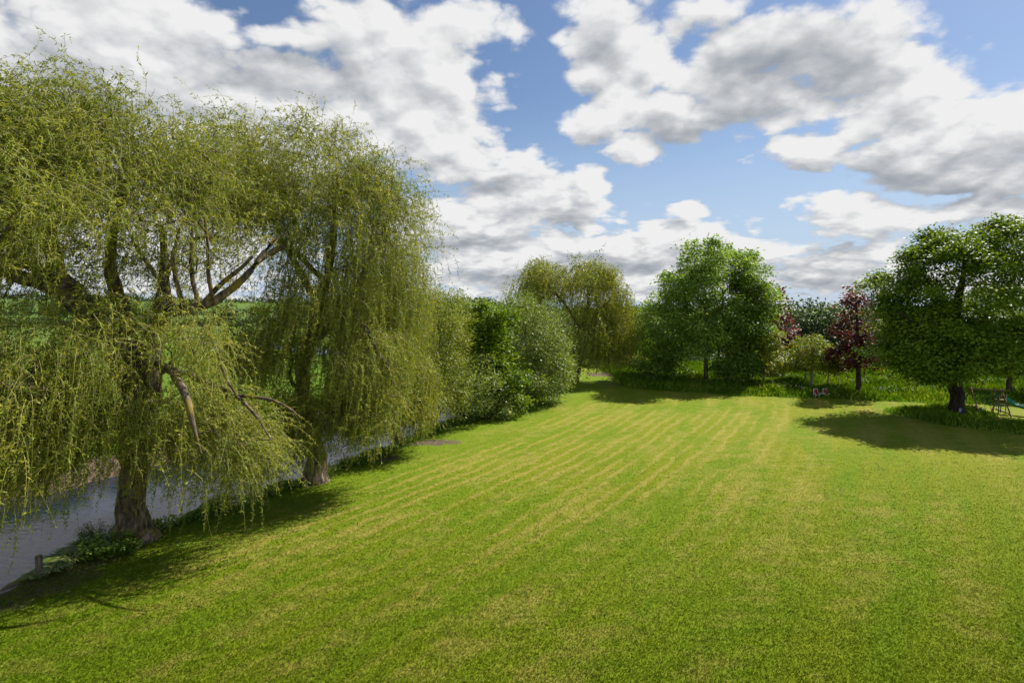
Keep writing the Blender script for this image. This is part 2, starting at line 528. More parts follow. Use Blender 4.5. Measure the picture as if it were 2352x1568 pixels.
def ground_mat():
    m, t, out = new_mat('ground_turf')
    pos = t.node('ShaderNodeNewGeometry').outputs['Position']
    px, py, pz = t.xyz(pos)
    bk, md, st = t.attr('bank'), t.attr('meadow'), t.attr('stripe')
    lawn, n_fine, n_hair = lawn_color(t, pos, bk, st)
    lawn = t.mix(t.ss(n_hair, 0.46, 0.80, 0.0, 0.35), lawn, t.mix(0.6, lawn, (0.03, 0.055, 0.004)))
    # --- long grass floor, fields
    long_ = t.ramp(n_fine, [(0.3, (0.035, 0.075, 0.008)), (0.7, (0.085, 0.150, 0.016))])
    vor = t.node('ShaderNodeTexVoronoi')
    t.put(vor.inputs['Vector'], pos); t.put(vor.inputs['Scale'], 0.0045)
    fieldpatch = t.ramp(t.xyz(vor.outputs['Color'])[0], [(0.0, (0.085, 0.145, 0.022)), (0.35, (0.13, 0.185, 0.030)), (0.65, (0.10, 0.165, 0.035)), (1.0, (0.17, 0.20, 0.055))])
    fgr = t.ramp(t.noise(pos, 1.3, 6, 0.7), [(0.3, (0.075, 0.145, 0.010)), (0.7, (0.14, 0.215, 0.018))])
    butter = t.ss(t.noise(pos, 6.0, 4, 0.75), 0.58, 0.66)
    butter = t.math('MULTIPLY', butter, t.ss(t.noise(pos, 0.06, 3, 0.6), 0.48, 0.62))
    fgr = t.mix(t.math('MULTIPLY', butter, 0.8), fgr, (0.42, 0.36, 0.01))
    dist = t.vmath('LENGTH', pos)
    field = t.mix(t.ss(dist, 90, 220), fgr, t.mix(0.5, fieldpatch, t.mix(t.noise(pos, 0.2, 5, 0.6), fieldpatch, (0.07, 0.12, 0.02))))
    # --- soil of the banks, worn patches
    soil = t.ramp(t.noise(pos, 5.0, 7, 0.7), [(0.25, (0.045, 0.032, 0.020)), (0.5, (0.125, 0.090, 0.060)), (0.75, (0.27, 0.205, 0.145))])
    wob = t.math('MULTIPLY', t.math('SUBTRACT', t.noise(pos, 1.1, 5, 0.65), 0.5), 2.4)

    def spot(cx, cy, rx, ry, rot=0.0):
        mp = t.node('ShaderNodeMapping', vector_type='TEXTURE')
        t.put(mp.inputs['Vector'], pos)
        mp.inputs['Location'].default_value = (cx, cy, 0)
        mp.inputs['Rotation'].default_value = (0, 0, rot)
        mp.inputs['Scale'].default_value = (rx, ry, 50.0)
        ln = t.vmath('LENGTH', mp.outputs[0])
        return t.ss(t.math('ADD', ln, t.math('MULTIPLY', wob, 0.75)), 0.55, 1.15, 1.0, 0.0)
    a = ground(985, 1016); b = ground(1392, 862); c = ground(30, 1372); d = ground(170, 1300); f_ = ground(700, 1110)
    spots = spot(a[0], a[1], 1.9, 0.85, R(8))
    for s_ in (spot(b[0], b[1] + 1.0, 2.6, 2.2), spot(c[0] - .1, c[1] + .3, 2.2, 1.1, R(55)), spot(d[0] + .1, d[1], 1.9, 0.8, R(62)),
               spot(f_[0], f_[1], 0.9, 0.6), spot(-6.9, 29.8, 1.0, 0.7)):
        spots = t.math('MAXIMUM', spots, s_)
    edge = t.ss(t.math('ADD', bk, t.math('MULTIPLY', wob, 0.25)), 0.1, 0.5, 1.0, 0.0)
    c0 = t.mix(t.ss(t.math('ADD', md, t.math('MULTIPLY', wob, 0.2)), -0.15, 0.35), lawn, long_)
    c0 = t.mix(spots, c0, soil)
    c0 = t.mix(edge, c0, soil)
    farside = t.ss(t.math('ADD', bk, t.math('MULTIPLY', wob, 0.5)), -RIV_W - 0.9, -RIV_W - 2.4)
    c0 = t.mix(farside, c0, field)
    c0 = t.mix(t.ss(dist, 95, 150), c0, field)
    hgt = t.math('ADD', t.math('MULTIPLY', n_hair, 0.6), n_fine)
    p = principled(t, out, c0, 0.92, t.bump(hgt, 1.0, 0.06), 0.1)
    return m


_s = bank(GX, GY)
# distance across the passes: follows the bank near it, swings round to the right further in
def stripe_at(x, y):
    return (x - np.interp(y, np.linspace(0, 80, 161), np.cumsum(np.interp(np.linspace(0, 80, 161), [0, 12, 22, 42, 50, 60, 80], [.78, .74, .66, .56, .30, .15, .1]) * 0.5) - 30.5)) * 0.85


stripe = stripe_at(GX, GY)
gobj = build('ground', np.stack([GX, GY, GZ], -1).reshape(-1, 3), gf, ground_mat(), smooth=True,
             attrs={'bank': ('POINT', _s), 'meadow': ('POINT', meadow(GX, GY)), 'stripe': ('POINT', stripe)})
tag(gobj, kind='structure')


def water():
    m, t, out = new_mat('river_water')
    pos = t.node('ShaderNodeNewGeometry').outputs['Position']
    mp = t.node('ShaderNodeMapping', vector_type='TEXTURE')
    t.put(mp.inputs['Vector'], pos)
    mp.inputs['Rotation'].default_value = (0, 0, R(-18))
    mp.inputs['Scale'].default_value = (1.9, 0.75, 1)
    n1 = t.noise(mp.outputs[0], 3.4, 6, 0.6, 0.9)
    n2 = t.noise(pos, 0.5, 3, 0.5)
    h = t.math('ADD', n1, t.math('MULTIPLY', n2, 0.5))
    principled(t, out, (0.011, 0.017, 0.036), 0.04, t.bump(h, 0.34, 0.035), 0.22)
    m.node_tree.nodes
    ys = np.concatenate([np.arange(-40, 80, 1.0), np.geomspace(80, 400, 40)])
    b = np.interp(ys, _yy, _bx); s = np.interp(ys, _yy, _sl)
    n = np.stack([np.ones_like(s), -s], -1) / np.sqrt(1 + s * s)[:, None]
    L = []
    for k in np.linspace(-RIV_W - 1.2, 0.7, 6):
        L.append(np.stack([b + n[:, 0] * k, ys + n[:, 1] * k, np.full_like(ys, -0.62)], -1))
    V = np.stack(L, 1)
    i = (np.arange(len(ys) - 1)[:, None] * 6 + np.arange(5)[None, :]).ravel()
    tag(build('river', V.reshape(-1, 3), np.stack([i, i + 1, i + 7, i + 6], -1), m, smooth=True), kind='structure')


water()

# ------------------------------------------------------------------ leaf and branch makers
def leaf_quads(P, D, Nn, L, W, tint, mid=0.45, fold=0.0):
    """one diamond leaf per row"""
    S = norm(np.cross(D, Nn))
    L = np.broadcast_to(np.asarray(L, float), (len(P),))[:, None]
    W = np.broadcast_to(np.asarray(W, float), (len(P),))[:, None]
    tip = P + D * L
    m_ = P + D * L * mid
    Nn = norm(np.cross(S, D))
    V = np.stack([P, m_ + S * W / 2, tip - Nn * L * fold, m_ - S * W / 2], 1)
    F = np.arange(len(P) * 4).reshape(-1, 4)
    return V.reshape(-1, 3), F, tint


def rand_unit(n, r):
    return norm(r.normal(size=(n, 3)))


def grow(trunk, tips, r, step=0.8, up=0.7, wob=0.16, bow=0.12, r_tip=0.012, power=0.42, extra=None):
    """trunk: list of polylines [(x,y,z,rad),...]; the tips are joined to the nearest wood.  returns chains [(pts, radii)]"""
    pos, par, own = [], [], []
    chains = []
    for pl in trunk:
        pl = np.asarray(pl, float)
        # smooth resample
        seg = np.linalg.norm(np.diff(pl[:, :3], axis=0), axis=1)
        cum = np.concatenate([[0], np.cumsum(seg)])
        n = max(4, int(cum[-1] / (step * 0.5)))
        tt = np.linspace(0, cum[-1], n)
        q = np.stack([np.interp(tt, cum, pl[:, k]) for k in range(4)], -1)
        for _ in range(2):
            q[1:-1] = 0.25 * q[:-2] + 0.5 * q[1:-1] + 0.25 * q[2:]
        q[1:, :3] += r.normal(size=(n - 1, 3)) * np.minimum(q[1:, 3:4] * 0.16, 0.05)
        idx = []
        for k in range(n):
            pos.append(q[k, :3]); own.append(q[k, 3])
            if k: par.append(len(pos) - 2)
            else:
                if chains:
                    dd = np.linalg.norm(np.array(pos[:-1]) - q[0, :3], axis=1)
                    par.append(int(np.argmin(dd)))
                else: par.append(-1)
            idx.append(len(pos) - 1)
        chains.append(idx)
    ntrunk = len(pos)
    first_ok = max(2, int(len(chains[0]) * 0.35))
    NP = np.zeros((ntrunk + len(tips) * 14, 3)); NP[:ntrunk] = pos
    cnt = ntrunk
    bad = np.zeros(len(NP)); bad[:first_ok] = 50.0
    order = np.argsort(np.min(np.linalg.norm(tips[:, None, :] - NP[None, first_ok:ntrunk:2, :], axis=2), axis=1))
    tip_nodes = []
    for k in order:
        T = tips[k]
        d = NP[:cnt] - T
        dist = np.linalg.norm(d, axis=1)
        j = int(np.argmin(dist + up * np.maximum(0, d[:, 2]) + bad[:cnt]))
        dj = dist[j]
        n = int(np.clip(math.ceil(dj / step), 1, 12))
        A = NP[j]
        idx = [j]
        s = np.arange(1, n + 1) / n
        off = np.cumsum(r.normal(size=(n, 3)), axis=0) * wob * dj / n
        bend = np.sin(s * math.pi)[:, None] * np.array([0, 0, 1.0]) * bow * dj
        pts = A + (T - A) * s[:, None] + bend + off * (1 - 0.4 * s[:, None])
        for p_ in pts:
            NP[cnt] = p_; par.append(idx[-1]); own.append(0.0); idx.append(cnt); cnt += 1
        tip_nodes.append(cnt - 1)
        chains.append(idx)
    load = np.zeros(cnt)
    load[tip_nodes] = 1
    # parents always precede children except joins of trunk polylines, which also precede
    for k in range(cnt - 1, 0, -1):
        if par[k] >= 0: load[par[k]] += load[k]
    rad = r_tip * np.maximum(load, 1) ** power
    own = np.array(own[:cnt])
    rad = np.where(own > 0, own, rad)
    # branches never thicker than the wood they leave
    for k in range(1, cnt):
        if par[k] >= 0: rad[k] = min(rad[k], rad[par[k]] * 0.97) if own[k] == 0 else rad[k]
    res = []
    for c in chains:
        rr = rad[c].copy()
        if c[0] < c[1] - 1 or c[0] >= ntrunk: rr[0] = min(rr[0], rr[1] * 1.25)
        res.append((NP[c], rr))
    return res, NP[tip_nodes]


def wood_mesh(chains, name, mat, parent, big=0.06):
    Vs, Fs, n = [], [], 0
    for P, rr in chains:
        sides = 12 if rr.max() > 0.2 else (7 if rr.max() > big else 4)
        v, f = tubes(P[None], rr[None], sides)
        if sides == 12:
            a = np.arange(len(v))
            ctr = np.repeat(P, sides, axis=0)
            v = ctr + (v - ctr) * (1 + 0.055 * np.sin(a % sides * 1.5708 + a // sides * 0.12) + 0.03 * np.sin(a * 2.7))[:, None]
        Vs.append(v); Fs.append(f + n); n += len(v)
    return build(name, np.concatenate(Vs), np.concatenate(Fs), mat, parent, smooth=True)


def lobe_pts(lobes, r, shell=0.5):
    out = []
    for (c, rad, n) in lobes:
        u = rand_unit(n, r)
        f = 1 - (1 - shell) * r.random(n) ** 1.6
        out.append(np.asarray(c) + u * f[:, None] * np.asarray(rad))
    return np.concatenate(out)


def plobe(px, py, Y, rx, ry, rY, n):
    """ellipsoid that spans rx,ry plan units when seen at depth Y"""
    return (at(px, py, Y), np.array([rx / FPX * Y, rY, ry / FPX * Y]), n)


def spray(tips, centre, r, n, rc, flat, L, W, up=0.9, droop=0.35, tint_spread=0.5):
    """clusters of broad leaves round each twig end"""
    N = len(tips) * n
    T = np.repeat(tips, n, axis=0)
    size = np.repeat(r.uniform(0.7, 1.35, len(tips)), n)
    off = r.normal(size=(N, 3)) * np.array([1, 1, flat]) * rc * size[:, None] * 0.62
    # sprays lean down at their rim
    rim = np.hypot(off[:, 0], off[:, 1])
    off[:, 2] -= 0.22 * rim ** 1.5 / max(rc, 0.2) ** 0.5
    P = T + off
    out = norm(P - np.asarray(centre))
    D = norm(norm(off * np.array([1, 1, 0.3])) * 0.8 + out * 0.5 + np.array([0, 0, -droop]) + r.normal(size=(N, 3)) * 0.45)
    Nn = norm(np.array([0, 0, up]) + r.normal(size=(N, 3)) * 0.5 + out * 0.35)
    Ls = L * r.uniform(0.65, 1.3, N)
    tint = np.clip(np.repeat(r.normal(0.5, 0.17, len(tips)), n) + r.normal(0, 0.17, N), 0, 1)
    return leaf_quads(P, D, Nn, Ls, Ls * W, tint, fold=0.12)


def strands(starts, dirs, lens, r, K=9, drop=0.9, wind=(0, 0, 0)):
    N = len(starts)
    P = np.zeros((N, K, 3)); P[:, 0] = starts
    ph = r.uniform(0, 6.28, (N, 2)); am = r.uniform(0.03, 0.16, (N, 1))
    for k in range(1, K):
        s = k / (K - 1)
        g = sstep(-0.15, 0.75, s) * drop
        sway = np.stack([np.sin(ph[:, 0] + s * 5), np.sin(ph[:, 1] + s * 5), np.zeros(N)], -1) * am
        v = norm(dirs * (1 - g) + np.array([0, 0, -1.0]) * g + sway + np.asarray(wind) * s)
        P[:, k] = P[:, k - 1] + v * (lens / (K - 1))[:, None]
        P[:, k, 2] = np.maximum(P[:, k, 2], 0.12)
    return P


def strand_leaves(P, lens, r, per_m, L, W, base_tint, skip=0.08):
    N, K, _ = P.shape
    cnt = np.maximum(2, (lens * per_m).astype(int))
    idx = np.repeat(np.arange(N), cnt)
    M = len(idx)
    s = skip + (1 - skip) * r.random(M)
    f = s * (K - 1)
    k = np.minimum(f.astype(int), K - 2)
    a, b = P[idx, k], P[idx, k + 1]
    pos = a + (b - a) * (f - k)[:, None]
    T = norm(b - a)
    D = norm(T * 0.5 + r.normal(size=(M, 3)) * 0.62 + np.array([-0.22, 0, -0.12]))
    Nn = rand_unit(M, r) + np.array([0.3, -0.1, 0.6])
    Ls = L * r.uniform(0.6, 1.3, M) * (1.1 - 0.35 * s)
    tint = np.clip(base_tint[idx] + r.normal(0, 0.15, M), 0, 1)
    return leaf_quads(pos, D, Nn, Ls, Ls * W, tint)


# materials for wood and leaf
M_willow = leaf_mat('willow_leaf', [(0.0, (0.052, 0.078, 0.012)), (0.35, (0.100, 0.135, 0.014)), (0.65, (0.160, 0.180, 0.020)), (1.0, (0.25, 0.25, 0.045))], 0.40, (1.25, 1.15, 0.4), gain=(1.92, 1.86, 1.6))
M_twig = plain_mat('willow_twig', (0.33, 0.31, 0.09), 0.6, 0.35, 2.0)
M_wbark = bark_mat('willow_bark', (0.032, 0.024, 0.016), (0.120, 0.093, 0.063), (0.30, 0.24, 0.17), 7.0, lichen=(0.23, 0.17, 0.035))
M_bark = bark_mat('grey_bark', (0.035, 0.028, 0.020), (0.095, 0.078, 0.058), (0.19, 0.16, 0.125), 6.0)
M_pbark = bark_mat('pale_bark', (0.14, 0.12, 0.09), (0.26, 0.225, 0.175), (0.38, 0.33, 0.27), 8.0)
M_dbark = bark_mat('dark_bark', (0.018, 0.014, 0.010), (0.050, 0.040, 0.030), (0.10, 0.085, 0.065), 6.0)


def willow(name, label, trunk, tip_specs, seed, group, limb_only=(), leaf=0.135, per_m=17, wmul=1.0, dense=1.6):
    r = np.random.default_rng(seed)
    base = np.array(trunk[0][0][:3])
    root = empty(name, base, label, 'willow tree', group)
    tips, meta = [], []
    for (lobe, shell, nstr, lmin, lmax, upd) in tip_specs:
        p = lobe_pts([lobe], r, shell)
        tips.append(p)
        meta.append(np.tile([nstr, lmin, lmax, upd], (len(p), 1)))
    tips = np.concatenate(tips); meta = np.concatenate(meta)
    keep = tips[:, 2] > 1.2
    tips, meta = tips[keep], meta[keep]
    ch, _ = grow(trunk, tips, r, 0.7, up=0.45, wob=0.24, bow=0.16, r_tip=0.011, power=0.40)
    wood_mesh(ch, 'trunk', M_wbark, root, 0.05)
    cx = np.array([base[0], base[1]])
    n = (meta[:, 0] * dense).astype(int)
    idx = np.repeat(np.arange(len(tips)), n)
    N = len(idx)
    st = tips[idx] + r.normal(size=(N, 3)) * 0.42
    out = norm(np.concatenate([tips[:, :2] - cx, np.zeros((len(tips), 1))], 1))
    bd = norm(out * 0.8 + r.normal(size=(len(tips), 3)) * 0.5)
    d = norm(bd[idx] + r.normal(size=(N, 3)) * np.where(meta[idx, 1:2] < 1.0, 0.95, 0.5) + np.array([0, 0, 1.0]) * meta[idx, 3:4])
    ln = r.uniform(meta[idx, 1], meta[idx, 2]) * r.uniform(0.7, 1.15, N)
    ln = np.minimum(ln, np.maximum(st[:, 2] - r.uniform(0.2, 1.6, N), 0.8))
    dr = np.where(meta[idx, 2] < 2.7, r.uniform(0.25, 0.92, N), 0.93)
    P = strands(st, d, ln, r, wind=(-0.22, 0.0, 0), drop=dr[:, None])
    bt = np.clip(r.normal(0.5, 0.17, len(tips))[idx] + r.normal(0, 0.08, N), 0, 1)
    v, f, tn = strand_leaves(P, ln, r, per_m, leaf, 0.25 * wmul, bt)
    build('crown', v, f, M_willow, root, {'tint': ('FACE', tn)})
    K = P.shape[1]
    rr = np.linspace(0.0065, 0.003, K)[None, :] * r.uniform(0.8, 1.3, (N, 1))
    v, f = tubes(P, rr, 3)
    build('hanging_twigs', v, f, M_twig, root)
    return root, len(tn)


GW = 'weeping willows along the river bank'
# ---- nearest willow
b1 = ground(312, 1238)
Y1 = b1[1]


def limb(pts):
    return [(*at(px, py, Y), rad) for (px, py, Y, rad) in pts]


w1_trunk = [
    [(b1[0], b1[1], -0.35, 0.92), (b1[0], b1[1], 0.12, 0.64), (b1[0], b1[1], 0.6, 0.49)] + limb([(310, 1130, Y1, 0.41), (306, 1040, Y1, 0.41), (322, 960, Y1, 0.50), (335, 900, Y1, 0.50), (345, 820, Y1, 0.36), (362, 760, Y1 + .2, 0.31), (370, 715, Y1 + .4, 0.27), (380, 620, Y1 + .6, 0.15), (372, 520, Y1 + .4, 0.09)]),
    limb([(330, 925, Y1, 0.40), (290, 850, Y1 - .2, 0.40), (245, 770, Y1 - .5, 0.38), (200, 710, Y1 - .8, 0.36), (150, 660, Y1 - 1.1, 0.30), (122, 600, Y1 - 1.2, 0.24), (112, 520, Y1 - 1.3, 0.16), (100, 400, Y1 - 1.2, 0.09)]),
    limb([(205, 715, Y1 - .8, 0.30), (120, 660, Y1 - 1.6, 0.24), (50, 632, Y1 - 2.1, 0.21), (-40, 618, Y1 - 2.6, 0.17), (-140, 560, Y1 - 3.0, 0.10)]),
    limb([(140, 640, Y1 - 1.1, 0.20), (80, 606, Y1 - 1.3, 0.16), (0, 598, Y1 - 1.6, 0.13), (-90, 560, Y1 - 2, 0.08)]),
    limb([(300, 830, Y1, 0.30), (300, 770, Y1 + .6, 0.27), (268, 690, Y1 + 1.0, 0.25), (250, 620, Y1 + 1.2, 0.20), (258, 530, Y1 + 1.2, 0.14), (300, 420, Y1 + 1.2, 0.08)]),
    limb([(320, 955, Y1, 0.27), (270, 942, Y1 - 1.0, 0.21), (200, 932, Y1 - 2.0, 0.18), (120, 905, Y1 - 3.2, 0.16), (40, 885, Y1 - 4.2, 0.13), (-60, 880, Y1 - 5.0, 0.10)]),
    limb([(370, 720, Y1 + .3, 0.20), (430, 708, Y1 + .2, 0.19), (480, 700, Y1 + .2, 0.17), (540, 662, Y1 + .4, 0.13), (590, 600, Y1 + .6, 0.10), (640, 540, Y1 + .9, 0.07)]),
    limb([(462, 705, Y1 + .2, 0.10), (500, 655, Y1 - .1, 0.085), (545, 625, Y1 - .2, 0.07), (580, 590, Y1 - .3, 0.05)]),
    limb([(400, 700, Y1 + .2, 0.10), (370, 640, Y1, 0.085), (330, 600, Y1 - .2, 0.07), (300, 540, Y1 - .4, 0.05)]),
    limb([(420, 700, Y1 + .2, 0.09), (400, 640, Y1 - .1, 0.08), (392, 590, Y1 - .2, 0.065), (420, 500, Y1 - .3, 0.04)]),
    limb([(455, 700, Y1 + .2, 0.09), (440, 630, Y1 + .4, 0.075), (438, 560, Y1 + .5, 0.06), (450, 470, Y1 + .5, 0.04)]),
    limb([(490, 690, Y1 + .2, 0.08), (475, 620, Y1, 0.07), (480, 570, Y1 - .1, 0.05), (470, 500, Y1 - .1, 0.04)]),
    limb([(345, 830, Y1, 0.14), (400, 852, Y1 - 1.6, 0.14), (425, 905, Y1 - 2.6, 0.115), (440, 960, Y1 - 3.0, 0.09), (448, 1000, Y1 - 3.0, 0.05), (462, 1040, Y1 - 3.0, 0.02)]),
    limb([(350, 850, Y1, 0.15), (420, 848, Y1 + .3, 0.13), (455, 875, Y1 + .5, 0.11), (500, 885, Y1 + .7, 0.09), (545, 908, Y1 - .8, 0.075), (600, 965, Y1 - 1.6, 0.045), (622, 1010, Y1 - 1.7, 0.018)]),
    limb([(545, 908, Y1 - .8, 0.06), (620, 915, Y1 - 1.6, 0.05), (670, 935, Y1 - 2.0, 0.038), (690, 960, Y1 - 2.2, 0.02)]),
    limb([(340, 925, Y1 - .3, 0.12), (375, 925, Y1 - .7, 0.09), (385, 920, Y1 - .8, 0.085)]),
    limb([(440, 715, Y1, 0.06), (480, 760, Y1 - .5, 0.055), (500, 800, Y1 - .8, 0.05), (510, 860, Y1 - 1.0, 0.04), (560, 930, Y1 - 1.1, 0.03)]),
]
w1_specs = [
    (plobe(-10, 245, 16.5, 40, 40, .8, 7), 0.3, 12, 0.9, 2.0, 1.6), (plobe(85, 262, 17, 26, 30, .8, 6), 0.3, 12, 0.8, 1.7, 1.6),
    (plobe(180, 232, 18.5, 34, 30, .8, 8), 0.3, 12, 0.8, 1.7, 1.5), (plobe(275, 258, 19.5, 34, 26, .8, 7), 0.3, 12, 0.7, 1.5, 1.5),
    (plobe(40, 372, 17.5, 190, 132, 3.4, 120), 0.4, 11, 0.6, 1.5, 0.6),
    (plobe(225, 345, 19.5, 190, 115, 3.6, 120), 0.4, 11, 0.6, 1.5, 0.6),
    (plobe(410, 400, 20.5, 125, 85, 3.2, 70), 0.4, 10, 0.6, 1.4, 0.55),
    (plobe(-120, 420, 16.5, 150, 220, 3.4, 100), 0.5, 10, 0.8, 1.8, 0.4),
    (plobe(90, 480, 16.5, 210, 90, 2.8, 74), 0.4, 11, 0.7, 1.6, 0.35),
    (plobe(330, 475, 19.0, 120, 55, 3.0, 34), 0.4, 9, 0.6, 1.3, 0.4),
    (plobe(450, 520, 19.4, 110, 40, 2.6, 24), 0.4, 7, 0.5, 1.1, 0.4),
    (plobe(20, 560, 15.6, 160, 40, 2.0, 24), 0.4, 9, 0.6, 1.2, 0.1),
    (plobe(130, 660, 19.5, 130, 60, 1.4, 14), 0.4, 7, 0.6, 1.3, 0.2),
    (plobe(-10, 690, 17.5, 90, 50, 1.4, 12), 0.4, 8, 0.6, 1.3, 0.1),
    (plobe(330, 590, 20.5, 110, 50, 2.4, 26), 0.4, 8, 0.6, 1.4, 0.3),
    (plobe(520, 590, 21.5, 80, 60, 2.4, 22), 0.4, 7, 0.6, 1.4, 0.3),
    (plobe(330, 740, 19.5, 120, 40, 1.8, 20), 0.4, 8, 0.6, 1.5, 0.2),
    (plobe(40, 800, 16.0, 170, 70, 2.0, 30), 0.4, 12, 1.5, 3.0, 0.05),
    (plobe(120, 900, 16.6, 150, 80, 2.2, 44), 0.4, 12, 1.4, 3.0, 0.1),
    (plobe(90, 1000, 16.4, 130, 60, 1.8, 36), 0.4, 13, 1.2, 2.4, 0.1),
    (plobe(-20, 960, 15.2, 120, 90, 1.8, 40), 0.4, 12, 1.4, 2.8, 0.1),
    (plobe(230, 735, 18.4, 120, 60, 2.0, 20), 0.4, 9, 0.8, 1.8, 0.3),
    (plobe(440, 780, 18.2, 90, 60, 1.6, 18), 0.4, 10, 0.8, 1.9, 0.2),
    (plobe(450, 950, 18.4, 80, 60, 1.8, 22), 0.4, 13, 1.3, 3.0, 0.1),
    (plobe(540, 1000, 18.8, 90, 60, 1.6, 26), 0.4, 13, 1.0, 2.3, 0.1),
    (plobe(330, 1000, 17.6, 50, 60, 1.0, 9), 0.4, 12, 1.2, 2.4, 0.1),
    (plobe(440, 640, 19.2, 120, 60, 2.0, 9), 0.4, 5, 0.5, 1.0, 0.3),
]
_, n1 = willow('weeping_willow', 'tall weeping willow with a thick forked trunk and heavy limbs, nearest on the left', w1_trunk, w1_specs, 3, GW)

# ---- second willow
b2 = ground(724, 1106)
Y2 = b2[1]
w2_trunk = [
    [(b2[0], b2[1], -0.3, 0.76), (b2[0], b2[1], 0.2, 0.56), (b2[0], b2[1], 0.6, 0.47)] + limb([(722, 1050, Y2, 0.44), (715, 1000, Y2 + .1, 0.42), (700, 940, Y2 + .3, 0.36), (690, 870, Y2 + .5, 0.31), (712, 790, Y2 + .6, 0.28), (735, 700, Y2 + .7, 0.24), (760, 600, Y2 + .8, 0.19), (770, 500, Y2 + .9, 0.13), (775, 400, Y2 + 1, 0.07)]),
    limb([(712, 790, Y2 + .6, 0.22), (790, 720, Y2 + .4, 0.17), (830, 640, Y2 + .2, 0.13), (870, 560, Y2, 0.09), (900, 480, Y2, 0.06)]),
    limb([(735, 700, Y2 + .7, 0.19), (680, 610, Y2 + .6, 0.15), (640, 540, Y2 + .5, 0.12), (610, 450, Y2 + .4, 0.07)]),
    limb([(715, 1000, Y2, 0.22), (745, 945, Y2 - .4, 0.2), (758, 938, Y2 - .6, 0.19), (765, 950, Y2 - .8, 0.17)]),
    limb([(690, 880, Y2 + .5, 0.12), (668, 900, Y2 + .2, 0.09), (665, 860, Y2, 0.07)]),
    limb([(760, 690, Y2 - .2, 0.14), (820, 720, Y2 - 1.0, 0.13), (850, 770, Y2 - 1.5, 0.12), (870, 815, Y2 - 1.8, 0.10), (895, 845, Y2 - 2.0, 0.085), (905, 885, Y2 - 2.1, 0.05)]),
    limb([(760, 945, Y2 - .6, 0.09), (800, 925, Y2 - 1.0, 0.07), (860, 905, Y2 - 1.4, 0.05), (920, 912, Y2 - 1.6, 0.03)]),
    limb([(545, 660, Y2 - 4, 0.08), (600, 590, Y2 - 3.4, 0.10), (660, 560, Y2 - 2, 0.11), (740, 640, Y2 + .3, 0.12)]),
]
w2_specs = [
    (plobe(505, 310, 25.5, 26, 24, .8, 6), 0.3, 11, 0.9, 1.9, 1.6), (plobe(575, 312, 25.5, 26, 24, .8, 6), 0.3, 11, 0.9, 1.9, 1.6),
    (plobe(700, 308, 26.5, 34, 22, .8, 8), 0.3, 11, 0.9, 1.9, 1.6), (plobe(790, 338, 26.5, 26, 22, .8, 6), 0.3, 11, 0.9, 1.9, 1.5), (plobe(865, 388, 26.8, 26, 22, .8, 6), 0.3, 11, 0.9, 1.9, 1.4),
    (plobe(555, 408, 25.5, 130, 85, 3.4, 84), 0.4, 11, 0.8, 1.8, 0.55),
    (plobe(715, 408, 26.5, 150, 92, 3.8, 100), 0.45, 11, 0.8, 1.9, 0.6),
    (plobe(825, 475, 26.8, 100, 90, 3.4, 58), 0.45, 10, 0.9, 2.0, 0.5),
    (plobe(905, 500, 27.0, 60, 90, 2.4, 28), 0.5, 8, 1.1, 2.5, 0.25),
    (plobe(640, 500, 25.0, 130, 60, 3.0, 50), 0.4, 10, 0.8, 1.8, 0.3),
    (plobe(800, 580, 25.8, 130, 90, 3.2, 48), 0.4, 12, 1.4, 3.0, 0.2),
    (plobe(890, 640, 26.8, 75, 100, 2.4, 32), 0.45, 11, 1.6, 3.6, 0.15),
    (plobe(730, 690, 24.6, 110, 70, 2.4, 32), 0.4, 12, 1.4, 3.0, 0.1),
    (plobe(620, 790, 24.0, 90, 50, 2.2, 36), 0.4, 12, 1.3, 2.8, 0.1),
    (plobe(830, 820, 25.0, 110, 70, 2.2, 48), 0.4, 13, 1.4, 3.0, 0.15),
    (plobe(790, 940, 24.4, 110, 34, 1.6, 40), 0.4, 13, 1.0, 2.1, 0.1),
    (plobe(640, 950, 23.6, 80, 45, 1.6, 32), 0.4, 12, 1.2, 2.5, 0.1),
    (plobe(705, 985, 23.6, 60, 30, 1.2, 16), 0.4, 11, 1.0, 2.0, 0.1),
    (plobe(600, 1060, 22.0, 70, 35, 1.2, 18), 0.4, 12, 0.8, 1.5, 0.1),
]
_, n2 = willow('weeping_willow', 'wide weeping willow with a stout broken-topped trunk, second along the bank', w2_trunk, w2_specs, 5, GW, leaf=0.15, per_m=14)

# ---- third willow
Y3 = 32.5
b3 = np.array([np.interp(Y3, _yy, _bx) + 0.3, Y3, 0])
w3_trunk = [
    [(b3[0], b3[1], -0.3, 0.42), (b3[0], b3[1], 0.3, 0.34)] + limb([(895, 940, Y3, 0.28), (902, 880, Y3, 0.25), (898, 820, Y3, 0.2), (880, 740, Y3, 0.15), (890, 660, Y3, 0.1), (900, 600, Y3, 0.06)]),
    limb([(902, 880, Y3, 0.15), (930, 800, Y3 - .4, 0.10), (950, 740, Y3 - .8, 0.06)]),
]
w3_specs = [
    (plobe(880, 700, 31.5, 90, 100, 2.6, 60), 0.4, 12, 1.6, 3.6, 0.3),
    (plobe(930, 760, 31.5, 48, 80, 2.0, 36), 0.4, 12, 1.6, 3.4, 0.2),
    (plobe(930, 880, 30.8, 60, 60, 1.8, 46), 0.4, 13, 1.4, 3.2, 0.2),
    (plobe(880, 940, 30.4, 80, 40, 1.4, 36), 0.4, 12, 1.2, 2.4, 0.1),
    (plobe(960, 940, 31.0, 36, 40, 1.2, 20), 0.4, 12, 1.0, 2.2, 0.1),
]
_, n3 = willow('weeping_willow', 'smaller yellow-green weeping willow at the lawn edge beside the grey-green sallow', w3_trunk, w3_specs, 8, GW, leaf=0.17, per_m=11, wmul=1.1)

